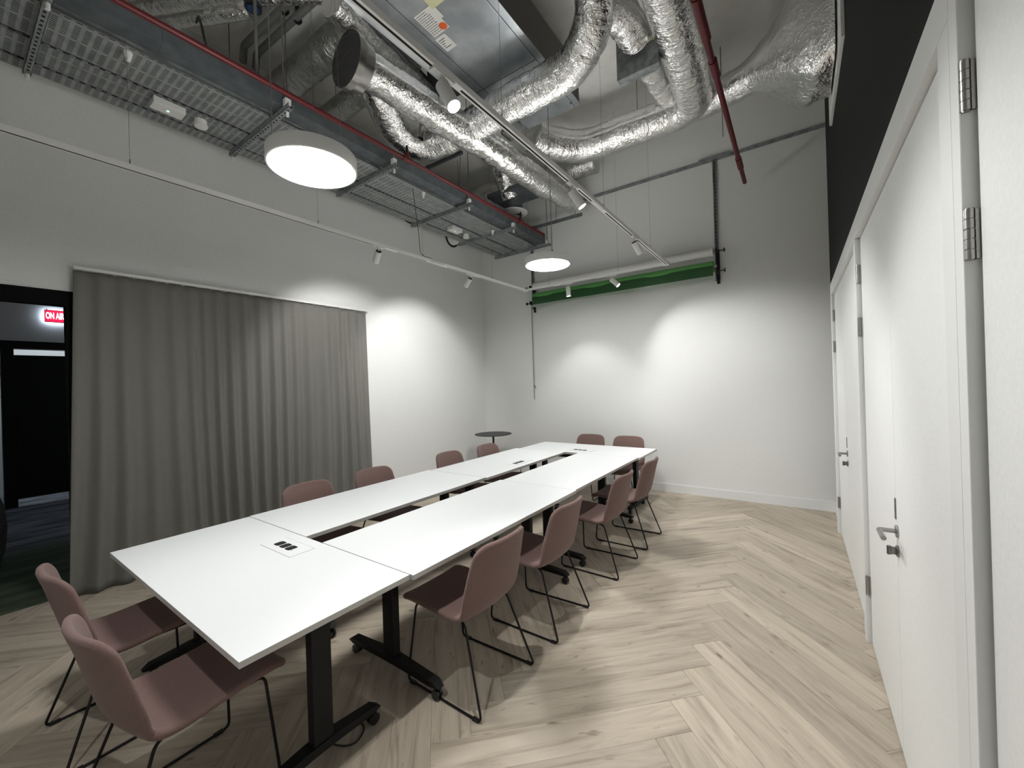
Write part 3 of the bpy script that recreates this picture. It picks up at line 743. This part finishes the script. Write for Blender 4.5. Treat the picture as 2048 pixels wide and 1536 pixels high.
def tray(x0, x1, y0, y1, h, label, rowpitch=.02):
    t = empty('cable_tray', (0,0,0), 0, label, 'cable tray', 'galvanised cable trays under the ceiling')
    perforated(x0, x1, y0, y1, ZT, 0, rowpitch).build('tray_plate', zincl, t)
    tag(MB().box(x0+.004, x1-.004, y0+.02, y1-.02, ZT+.012, ZT+.034).build('slot_backing', traydark, t), 'dark box added inside the tray to darken its slots')  # added dark box keeps the slots from showing the lit ceiling
    MB().box(x0, x0+.0015, y0, y1, ZT, ZT+h).build('side_flange', zinc, t); MB().box(x1-.0015, x1, y0, y1, ZT, ZT+h).build('side_flange', zinc, t)
    m = MB(); k = y0+.02
    while k < y1-.05: m.box(x1-.001, x1+.0006, k, k+.03, ZT+.006, ZT+.014); k += .06
    tag(m.build('edge_slots', darkin, t), kind='stuff')
    return t
YE = 6.12
tray(-4.515, -4.39, YN+.05, YE, .05, 'narrow perforated tray nearest the left wall, under ceiling')
tray(-4.36, -4.095, YN+.05, YE, .05, 'middle one of three perforated trays, carrying detectors')
tA = tray(-4.06, -3.675, YN+.05, YE, .05, 'widest perforated tray, right one of three beside the trunking')
tk = empty('cable_trunking', (0,0,0), 0, 'solid grey metal trunking along right side of perforated trays', 'trunking')
MB().box(-3.655, -3.50, YN+.05, YE, ZT+.03, ZT+.17).build('body', zincd, tk, bevel=.002)
MB().box(-3.657, -3.498, YN+.05, YE, ZT+.17, ZT+.176).build('lid', zincd, tk)
for y in (.95, 3.4, 5.0): MB().box(-3.659, -3.496, y, y+.04, ZT+.028, ZT+.178).build('coupler', zincd, tk, bevel=.002)
lip = MB().box(-3.672, -3.658, YN+.05, YE, ZT-.002, ZT+.012).build('bright_lip', steel, tk)
# cables lying in the gaps between the trays
for x, lb in ((-4.375, 'thick dark cable in the gap between left and middle trays'), (-4.078, 'thick dark cable in the gap between middle and right trays')):
    pts = [(x+.004*math.sin(k*1.3+x), YN+.08+k*.35, ZT+.018) for k in range(20)]
    tag(MB().tube(pts, .012, 8).build('power_cable', mat('cable_jacket_%d' % int(-x*100), (.02,.022,.022), .6), None, smooth=True), lb, 'cable')
by = [(.43, -3.70, -4.49), (1.745, -3.57, -4.54), (2.87, -3.60, -4.52), (4.08, -3.60, -4.56), (5.10, -3.60, -4.58), (6.08, -3.58, -4.56)]
names = ['nearest, at the left picture edge', 'second from the camera, left of large pendant', 'third, behind the large pendant', 'fourth from the camera', 'fifth, beside a white pipe end', 'last one, at the far end of trays']
for (y, xr, xl), nm in zip(by, names):
    b = empty('trapeze_bracket', (0, y, ZT-.0435), 0, 'slotted steel crossbar under the cable trays, '+nm, 'bracket', 'slotted crossbars under the cable trays')
    xr += .20
    perforated_m = MB()
    perforated_m.box(xl, xr, -.0205, -.018, 0, .041).box(xl, xr, .018, .0205, 0, .041).box(xl, xr, -.0205, -.0075, 0, .002).box(xl, xr, .0075, .0205, 0, .002)
    k = xl+.01
    while k < xr-.02: perforated_m.box(k+.022, k+.05, -.0075, .0075, 0, .002); k += .05
    perforated_m.build('crossbar', zinc, b)
    MB().box(xl+.002, xr-.002, -.017, .017, .0025, .0035).build('dark_core', darkin, b)
    for x in (xr-.06, xl+.03):
        rd = MB().cyl((x, 0, -.03), (x, 0, (ZC-ZT+.043) if (y not in (2.87, 5.10) or x < -4) else .2), .005, n=8).build('threaded_rod', dsteel, b)
        MB().cyl((x, 0, -.045), (x, 0, -.008), .012, n=14).build('end_cap', whitem, rd, smooth=True)
    MB().box(xr-.085, xr-.04, -.024, .024, .043, .10).build('corner_tag', whitem, b, bevel=.003)
MB()
# devices fixed to the trays
def emergency(x, y, rz, label):
    e = empty('emergency_light', (x, y, ZT), rz, label, 'emergency light', 'emergency lights on the trays')
    MB().box(-.06, .06, -.105, .105, -.055, 0).build('housing', whitem, e, bevel=.006, seg=3)
    MB().lathe([(.010, -.058), (.010, -.054)], 20, Matrix.Translation((0, .0, 0))).build('lens', mat('led_green%d' % int(y), (.6,.9,.75), .2, 0, (.5,1,.75), .5), e)
emergency(-4.17, 1.15, 0, 'white rectangular emergency light under tray near the camera')
emergency(-4.17, 4.57, 0, 'white rectangular emergency light under tray farther away')
def detector(x, y, label):
    e = empty('smoke_detector', (x, y, ZT), 0, label, 'smoke detector', 'round detectors on the trays')
    MB().lathe([(.045, -.035), (.045, 0)], 28).build('back_box', whited, e, smooth=True)
    MB().lathe([(.018, -.064), (.045, -.058), (.052, -.045), (.052, -.035)], 32).build('sensor_head', whitem, e, smooth=True)
detector(-4.20, 1.385, 'white round detector beside the near emergency light'); detector(-4.22, 4.88, 'white round detector beside the far emergency light')
def sensor_cone(x, y, label):
    e = MB().lathe([(.012, -.06), (.022, -.02), (.026, 0)], 20, Matrix.Translation((x, y, ZT))).build('sensor', whitem, None, smooth=True)
    tag(e, label, 'sensor', 'small white cone sensors on the tray')
sensor_cone(-3.74, .82, 'small white cone sensor on tray edge at upper left')
sensor_cone(-3.70, 3.50, 'small white cone sensor on tray edge, middle one, over left track joint')
sensor_cone(-3.80, 5.02, 'small white cone sensor on tray edge at its far end')

# white wall outlets behind the tray
def wallpipe(y, z, label, partial=False):
    p = empty('wall_pipe', (XL, y, z), 0, label, 'pipe', 'pipe openings in the left wall above the tray')
    n = 40; R = Matrix.Rotation(PI/2, 4, 'Y')
    if not partial: MB().lathe([(.13, .0), (.13, .30), (.125, .30), (.125, .01)], n, R, cap0=False, cap1=False).build('sleeve', whited, p, smooth=True)
    MB().lathe([(.165, .001), (.165, .012), (.13, .012)], n, R, cap0=False, cap1=False).build('collar', blackpl, p, smooth=True)
wallpipe(4.43, 4.46, 'dark round hole edge in left wall, half behind the trays', True)
wallpipe(5.42, 4.33, 'white pipe with black collar in the left wall beneath trays')

# ------------------------------------------------------------ red sprinkler pipes
def redpipe(name, pts, rad, label, sleeves, heads=()):
    p = empty(name, (0,0,0), 0, label, 'sprinkler pipe', 'red sprinkler pipes')
    MB().tube(pts, rad, 16).build('pipe', redp, p, smooth=True)
    for a, b in sleeves: MB().cyl(a, b, rad+.008, n=16).build('coupling', redp, p, smooth=True)
    for x, y, z in heads:
        h = MB().cyl((x, y, z), (x, y, z+.07), .022, n=16).build('tee', redp, p, smooth=True)
        MB().cyl((x, y, z+.07), (x, y, z+.12), .016, n=12).cyl((x, y, z+.12), (x, y, z+.15), .010, n=12).build('sprinkler_head', blackpl, h, smooth=True)
    return p
redpipe('sprinkler_pipe', [(-3.32, YN+.05, 4.07), (-3.30, 5.73, 4.07)], .021, 'long thin red pipe running beside the cable trays', (((-3.31, 2.86, 4.07), (-3.31, 2.98, 4.07)), ((-3.30, 5.0, 4.07), (-3.30, 5.1, 4.07))), ((-3.31, 2.92, 4.07), (-3.30, 5.06, 4.07)))
redpipe('sprinkler_pipe', [(-.48, YN+.05, 4.15), (-.485, 6.0, 4.15)], .024, 'thicker red pipe at upper right, ending over back wall', (((-.485, 5.3, 4.15), (-.485, 5.55, 4.15)), ((-.48, 2.9, 4.15), (-.48, 3.3, 4.15)), ((-.48, 3.55, 4.15), (-.48, 3.75, 4.15))))
MB()
# ------------------------------------------------------------ ducts
def duct(name, pts, rad, label, m=foil, seed=0, wr=1.0, seams=(), parent=None, n=44, fr_=.2, cap=True, lobes=0):
    P = resample(fillet(pts, fr_, 8), .022); uv = []
    nP = len(P)
    if isinstance(rad, (int, float)): rad = [rad, rad]
    vs = []; up = None
    for i, p in enumerate(P):
        t = (P[min(i+1, nP-1)]-P[max(i-1, 0)]).normalized()
        if up is None: up = Vector((0,0,1)) if abs(t.z) < .9 else Vector((1,0,0))
        sd = t.cross(up).normalized(); up = sd.cross(t).normalized(); s_ = i/(nP-1)
        R = rad[0]+(rad[-1]-rad[0])*s_ if len(rad) == 2 else rad[min(len(rad)-1, int(s_*(len(rad)-1)))]
        R *= 1+.012*noise.noise(Vector((i*.07+seed, seed, 0)))*wr
        if any(abs(i*.022-q) < .02 for q in seams): R *= .965
        for k in range(n):
            a = 2*PI*k/n; c_ = sd*math.cos(a)+up*math.sin(a); q = p+c_*R
            d_ = .007*noise.noise(Vector((q.x*9+seed, q.y*9, q.z*9)))+.0055*noise.noise(Vector((i*.55, math.cos(a)*2.2+seed, math.sin(a)*2.2)))+.004*noise.noise(Vector((q.x*34, q.y*34, q.z*34+seed)))
            vs.append(q+c_*d_*wr); uv.append((i*.022+seed*3.1, a*R, 0))
    fs = [(i*n+k, i*n+(k+1) % n, (i+1)*n+(k+1) % n, (i+1)*n+k) for i in range(nP-1) for k in range(n)]
    if cap: fs += [tuple(range(n))[::-1], tuple((nP-1)*n+k for k in range(n))]
    o = MB().add(vs, fs).build(name, m, parent, smooth=True, ang=75)
    at = o.data.attributes.new('wrap', 'FLOAT_VECTOR', 'POINT'); at.data.foreach_set('vector', [c for q in uv for c in q])
    if parent is None: tag(o, label, 'duct', 'foil-wrapped ventilation ducts under the ceiling')
    return o
def band(parent, c, d, R, w_=.03, m=None):
    d = Vector(d).normalized(); c = Vector(c)
    return MB().cyl(c-d*w_/2, c+d*w_/2, R, n=36).build('tape_band', m or foild, parent, smooth=True)
# grille duct: the long run along the room, open end with mesh grille
gd = empty('ventilation_duct', (-2.93, 2.1, 4.42), 0, 'foil duct with black mesh grille end, running toward the back wall', 'duct', 'foil-wrapped ventilation ducts under the ceiling')
def rel(p, o=(-2.93, 2.1, 4.42)): return tuple(a-b for a, b in zip(p, o))
duct('duct_body', [rel(p) for p in ((-2.97, 2.14, 4.42), (-2.92, 3.0, 4.42), (-2.86, 3.55, 4.42))], [.150, .165], '', seed=1, parent=gd, seams=(.32, .75))
duct('duct_branch', [rel(p) for p in ((-2.86, 3.5, 4.42), (-2.81, 5.0, 4.42))], [.150, .165], '', seed=2, parent=gd, seams=(.2,))
duct('duct_end', [rel(p) for p in ((-2.81, 5.0, 4.42), (-2.78, 5.75, 4.42), (-2.77, 5.95, 4.40))], [.135, .135], '', seed=3, parent=gd)
D_ = Vector((-.045, -1, 0)).normalized()
Mg = Matrix.Translation(rel((-2.975, 2.17, 4.40))) @ D_.to_track_quat('Z', 'Y').to_matrix().to_4x4()
MB().lathe([(.165, 0), (.195, .01), (.205, .10), (.222, .105), (.222, .16), (.215, .16), (.215, .115)], 48, Mg, cap0=False, cap1=False).build('collar', steel, gd, smooth=True)
MB().lathe([(.21, .125), (.21, .126)], 48, Mg).build('dark_back', darkin, gd)
m = MB(); Rg = .213; n_ = 26
for k in range(-n_//2+1, n_//2):
    q = k*2*Rg/n_; h = math.sqrt(Rg*Rg-q*q)
    m.box(q-.0028, q+.0028, -h, h, .152, .154, Mg).box(-h, h, q-.0028, q+.0028, .154, .156, Mg)
m.build('mesh_grille', mesh_g, gd)
m = MB().cyl(rel((-3.06, 2.92, 4.34)), rel((-3.10, 2.92, 4.22)), .036, n=24, cap=False)
m.build('damper_spigot', dsteel, gd, smooth=True)
MB().cyl(rel((-3.095, 2.92, 4.225)), rel((-3.10, 2.92, 4.224)), .034, n=24).build('spigot_dark', darkin, gd)
MB().box(-.003, .003, -.03, .03, -.002, .002, Matrix.Translation(rel((-3.10, 2.92, 4.219)))).build('damper_blade', whitem, gd)
duct('ventilation_duct', [(-1.22, 2.85, 5.35), (-1.25, 3.05, 5.0), (-1.28, 3.22, 4.68), (-1.58, 3.38, 4.50), (-2.35, 3.40, 4.50), (-3.10, 3.42, 4.48), (-3.50, 3.34, 4.46), (-3.56, 2.98, 4.46), (-3.32, 2.58, 4.60), (-3.2, 2.35, 4.8)], [.165, .165], 'thick foil duct crossing under the air unit and curling back at left', seed=11, fr_=.22, seams=(.95, 1.5, 2.1, 2.6))
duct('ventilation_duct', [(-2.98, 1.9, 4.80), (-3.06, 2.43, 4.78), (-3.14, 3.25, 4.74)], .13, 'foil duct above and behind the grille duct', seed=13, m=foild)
duct('ventilation_duct', [(-2.66, 4.35, 4.8), (-2.60, 4.66, 4.8), (-2.28, 5.06, 4.8), (-1.67, 5.07, 4.8), (-1.10, 5.10, 4.8), (-.86, 5.0, 4.8), (-.82, 4.4, 4.8), (-.76, 3.0, 4.8), (-.72, 1.5, 4.8)], [.20, .185], 'large foil duct coming overhead and turning left along the back', seed=17, fr_=.24, seams=(1.2, 1.7, 3.0))
duct('ventilation_duct', [(-1.0, 5.16, 4.84), (-.64, 5.12, 4.82), (-.28, 4.93, 4.79)], [.17, .155], 'short foil duct linking the back bend to the flared duct', seed=19, seams=(.3,))
# flared plenum meeting the right wall
pl = empty('duct_plenum', (0,0,0), 0, 'flared foil-wrapped duct widening into the dark right wall', 'duct')
vs = []; nr = 26; nk = 48
for i in range(nr+1):
    q = i/nr; e = min(1, max(0, (q-.08)/.8)); e = e*e*(3-2*e)
    cx = -.46+.775*q; cy = 5.03-.50*q; cz = 4.80-.12*e
    for k in range(nk):
        a = 2*PI*k/nk; cc, ss = math.cos(a), math.sin(a); sq = 1-.62*e
        hx_ = (.165*(1-e)+.40*e)*math.copysign(abs(cc)**sq, cc); hz_ = (.165*(1-e)+.44*e)*math.copysign(abs(ss)**sq, ss)
        nn = .022*noise.noise(Vector((cx*7, hx_*7, hz_*7)))+.012*noise.noise(Vector((cx*22, hx_*22, hz_*22)))
        vs.append((cx, cy+hx_*(1+nn*3), cz+hz_*(1+nn*3)))
fs = [(i*nk+k, i*nk+(k+1) % nk, (i+1)*nk+(k+1) % nk, (i+1)*nk+k) for i in range(nr) for k in range(nk)]
MB().add(vs, fs).build('flare', foil, pl, smooth=True, ang=75)
wp = tag(MB().box(.33, XR-.001, 3.92, 5.25, 4.17, 5.38).build('wall_patch', paint, None, bevel=.004), 'white plasterboard patch around flared duct on the dark wall', 'wall panel')
# small duct with fire damper box
sd_ = empty('ventilation_duct', (0,0,0), 0, 'small foil duct passing through a grey damper box, upper right', 'duct', 'foil-wrapped ventilation ducts under the ceiling')
duct('duct_elbow', [(-1.35, 3.45, 4.95), (-1.20, 3.62, 4.95), (-1.16, 3.9, 4.9)], .15, '', seed=23, parent=sd_, wr=1.6)
MB().box(-1.38, -.98, 3.93, 4.03, 4.62, 5.05).build('damper_box', zinc, sd_, bevel=.004)
duct('duct_body', [(-1.16, 4.03, 4.88), (-1.16, 4.6, 4.92), (-1.16, 5.2, 4.95)], .125, '', seed=29, parent=sd_)
MB().box(-1.05, -1.0, 3.88, 3.93, 4.85, 5.0).build('yellow_tag', label_y, sd_)
# dark ducts at the left going over the trays
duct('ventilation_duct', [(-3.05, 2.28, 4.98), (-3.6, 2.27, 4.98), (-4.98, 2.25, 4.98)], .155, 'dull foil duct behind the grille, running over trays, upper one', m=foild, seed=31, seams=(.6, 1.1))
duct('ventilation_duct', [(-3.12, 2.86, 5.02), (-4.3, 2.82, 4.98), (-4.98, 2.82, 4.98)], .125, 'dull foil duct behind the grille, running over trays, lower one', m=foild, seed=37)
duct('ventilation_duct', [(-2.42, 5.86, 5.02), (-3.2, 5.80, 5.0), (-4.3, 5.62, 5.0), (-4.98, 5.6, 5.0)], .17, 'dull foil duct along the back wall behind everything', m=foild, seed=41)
bb = empty('flexible_duct', (0,0,0), 0, 'crumpled shiny foil flexible duct dropping to round ceiling vent', 'duct')
duct('flex_body', [(-3.50, 4.90, 4.98), (-3.62, 5.12, 4.86), (-3.62, 5.30, 4.62)], [.17, .14], '', seed=43, wr=3.5, parent=bb)
MB().lathe([(.12, .0), (.13, .05), (.13, .2)], 32, Matrix.Translation((-3.66, 5.44, 4.45))).build('neck', zincd, bb, smooth=True)
MB().box(-3.95, -3.15, 5.10, 5.60, 4.62, 4.68).build('mounting_plate', zincd, bb)
dv = empty('air_diffuser', (-3.70, 5.47, 4.44), 0, 'round white ceiling air vent above the far end of trays', 'air vent')
MB().lathe([(.13, .012), (.225, .006), (.23, 0), (.225, -.006), (.15, -.012)], 48, cap1=False).build('rim', whitem, dv, smooth=True)
MB().lathe([(.205, -.010), (.205, -.004)], 40).build('face_plate', whitem, dv)
MB().box(.02, .13, .0, .07, -.0112, -.0102, Matrix.Rotation(.5, 4, 'Z')).build('dark_opening', darkin, dv)
for k in range(5):
    a = 2*PI*k/6+.5
    MB().box(.02, .17, -.05, .05, -.020, -.017, Matrix.Rotation(a+1.2, 4, 'Z') @ Matrix.Rotation(.12, 4, 'X')).build('blade', whited, dv) if k < 4 else None
MB().lathe([(.022, -.026), (.022, -.012)], 20).build('hub', whitem, dv)
# strut supports of the small duct and cable
def ceil_strut(a, b, label, drop=()):
    s = empty('ceiling_strut', (0,0,0), 0, label, 'steel channel', 'grey channels under the ceiling')
    A, B = Vector(a), Vector(b); d = B-A; Mx = Matrix.Translation(A) @ Matrix.Rotation(math.atan2(d.y, d.x), 4, 'Z')
    MB().box(0, d.length, -.02, .02, -.02, .02, Mx).build('channel', zincd, s)
    for q in drop:
        p = A.lerp(B, q); MB().cyl((p.x, p.y, p.z), (p.x, p.y, ZC), .005, n=8).build('threaded_rod', dsteel, s)
ceil_strut((-3.72, 4.27, 4.9), (-4.98, 4.24, 4.9), 'grey channel crossing between red pipe and branch duct', (.03, .9))
ceil_strut((-2.62, 5.72, 4.22), (-3.72, 5.72, 4.22), 'grey channel under the far end of the branch duct', (.1, .4))
tag(MB().cyl((-3.72, 4.24, 4.9), (-3.66, 4.10, 4.12), .004, n=8).build('threaded_rod', dsteel, None), 'thin steel rod dropping to the trays below branch duct', 'rod')
# conduits
for k, (y, lb) in enumerate(((1.86, 'grey conduit crossing the ceiling at upper left, first of the pair'), (1.98, 'grey conduit crossing the ceiling at upper left, second of the pair'))):
    c = empty('ceiling_conduit', (0,0,0), 0, lb, 'conduit', 'grey conduits at the upper left')
    MB().tube(fillet([(-2.0, y+.10, 5.15), (-4.47, y, 5.15), (-4.50, y, 5.0)], .04), .033, 14).build('tube', conduitm, c, smooth=True)
    for x in (-3.4, -3.75): MB().cyl((x-.012, y+.045, 5.15), (x+.012, y+.045, 5.15), .042, n=16).box(x-.012, x+.012, y+.03, y+.06, 5.15, ZC).build('clip', blackpl, c)
for x, y, z0, lb, rr in ((-3.62, 1.60, 4.22, 'grey vertical conduit dropping to trunking at upper left', .013), (-3.55, 1.78, 4.2, 'thin rod beside second crossbar of the trays', .005)):
    o = MB().cyl((x, y, z0), (x, y, 5.38), rr, n=12)
    if rr > .01: o.box(x-.04, x+.04, y-.04, y+.04, z0, z0+.07)
    tag(o.build('vertical_conduit', conduitm, None, smooth=True), lb, 'conduit')
cable('drop_cable', [(-4.62, 1.45, 5.2), (-4.35, 1.42, 5.0), (-3.9, 1.30, 4.75), (-3.86, 1.32, 4.5), (-3.6, 1.30, 4.2)], .01, 'dark cable dropping from ceiling conduit at upper left')
# silver pipes upper left with a blue-ringed valve
for k in range(3):
    p0 = Vector((-3.85+.0*k, 1.66-.155*k, 5.02+.02*k)); p1 = p0+Vector((-1.15, -.62, 0))
    duct('insulated_pipe', [tuple(p0), tuple(p0.lerp(p1, .5)), tuple(p1)], .062, '', seed=50+k, n=24, wr=.7).name = 'insulated_pipe'
pipes = [o for o in COL.objects if o.name.startswith('insulated_pipe')]
for o, q in zip(pipes, ('nearest the trays', 'middle one', 'uppermost one')): tag(o, 'thin foil-wrapped pipe in upper left corner, '+q, 'pipe', 'thin foil pipes at upper left')
v = empty('pipe_valve', (-3.72, 1.63, 5.02), 0, 'dark round valve with blue ring at end of foil pipes', 'valve')
MB().cyl((0,0,-.08), (0,0,.06), .065, n=28).build('body', blackpl, v, smooth=True); MB().cyl((0,0,-.05), (0,0,-.02), .068, n=28).build('ring', mat('valve_blue', (.02,.06,.16), .5), v, smooth=True)
MB().cyl((0,0,-.088), (0,0,-.08), .045, n=24).build('dial', bpy.data.materials['valve_blue'], v, smooth=True); MB().cyl((.05, .03, 0), (.5, .35, .0), .05, n=20).build('elbow', foild, v, smooth=True)

# ------------------------------------------------------------ air handling unit
ac = empty('air_unit', (0,0,0), 0, 'large galvanised air handling unit hanging under the ceiling', 'air conditioner')
MB().box(-2.72, -1.96, 1.0, 4.20, 4.75, 5.18).build('casing', sheet, ac, bevel=.003)
MB().box(-1.955, -1.89, 1.0, 4.20, 4.75, 4.757).build('side_rail', sheet, ac, bevel=.002)
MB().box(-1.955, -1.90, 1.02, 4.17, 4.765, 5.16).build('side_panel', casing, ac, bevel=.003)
MB().box(-2.88, -2.73, 1.85, 2.98, 4.752, 4.758).box(-2.884, -2.88, 1.85, 2.98, 4.752, 4.80).build('side_flange', mat('zinc_baked_light', (.80,.84,.87), .4, .05), ac)  # the flange's bright reflection is put into its pale base colour
MB().box(-2.715, -1.965, 3.35, 3.354, 4.7485, 4.7495).box(-2.60, -2.596, 1.0, 4.2, 4.7485, 4.7495).build('panel_seam', darkin, ac)
MB().box(-2.12, -2.117, 3.36, 4.2, 4.7480, 4.7495).build('panel_fold', dsteel, ac)
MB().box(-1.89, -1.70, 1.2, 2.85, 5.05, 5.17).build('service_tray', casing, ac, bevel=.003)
MB().cyl((-1.97, 4.1, 4.75), (-1.97, 4.1, 4.742), .012, n=14).build('bolt', dsteel, ac)
MB().box(-2.54, -2.36, 2.36, 2.60, 4.7470, 4.7485).build('sticker', label_w, ac); MB().box(-2.56, -2.44, 2.62, 2.78, 4.7470, 4.7485).build('sticker', label_w, ac)
MB().box(-2.40, -2.33, 2.40, 2.50, 4.7466, 4.7485).build('sticker', label_w, ac)
tag(MB().box(-2.36, -2.20, 2.12, 2.40, 4.7470, 4.7485).build('sticker', label_y, ac), 'yellow sticker')
tag(MB().lathe([(.036, 0), (.036, .0012)], 20, Matrix.Translation((-2.40, 2.56, 4.7462))).build('sticker', label_o, ac), 'orange sticker')
m = MB(); rr = random.Random(3)
for k in range(11):
    y = 2.375+k*.02; x = -2.53
    while x < -2.42: l = rr.uniform(.006, .022); m.box(x, x+l, y, y+.006, 4.7462, 4.7471); x += l+.006
for k in range(5):
    y = 2.65+k*.022; m.box(-2.545, -2.545+rr.uniform(.02, .08), y, y+.007, 4.7462, 4.7471)
tag(m.build('printed_lines', ink, ac), kind='stuff')
for x, y in ((-2.65, 1.4), (-1.99, 1.4), (-2.65, 4.1), (-1.99, 4.1)): MB().cyl((x, y, 5.17), (x, y, ZC), .006, n=8).build('threaded_rod', dsteel, ac)
# round spigot seen behind the flange
MB().lathe([(.19, 0), (.19, .25)], 36, Matrix.Translation((-3.02, 3.15, 4.9)) @ Matrix.Rotation(PI/2, 4, 'Y')).build('round_spigot', zincd, ac, smooth=True)
cable('unit_cable', [(-2.66, 1.9, 4.74), (-2.60, 2.0, 4.69), (-2.58, 2.12, 4.74)], .005, 'short black cable loop under near edge of the air unit')
# foil collar and junction at unit's back-left corner
tag(MB().box(-2.78, -2.60, 3.88, 4.08, 4.60, 4.74).build('foil_collar', foild, None, bevel=.02, seg=3), 'small square foil collar just past the crossing duct', 'duct')
tag(MB().box(.0, .14, 3.05, 3.12, ZC-.06, ZC-.001).build('ceiling_box', zincd, None, bevel=.003), 'small grey box on the ceiling at top right', 'junction box')
# suspension rods visible beside ducts
for i, (x, y, z0, lb) in enumerate(((-2.95, 3.9, 4.55, 'rod above the branch duct'), (-1.55, 5.12, 4.98, 'rod above the large back duct'), (-2.75, 4.9, 4.55, 'rod carrying the branch duct near its far end'), (-.62, 5.2, 4.4, 'short rod under the duct by the thicker red pipe'))):
    tag(MB().cyl((x, y, z0), (x, y, ZC), .005, n=8).build('threaded_rod', dsteel, None), 'thin steel '+lb, 'rod')
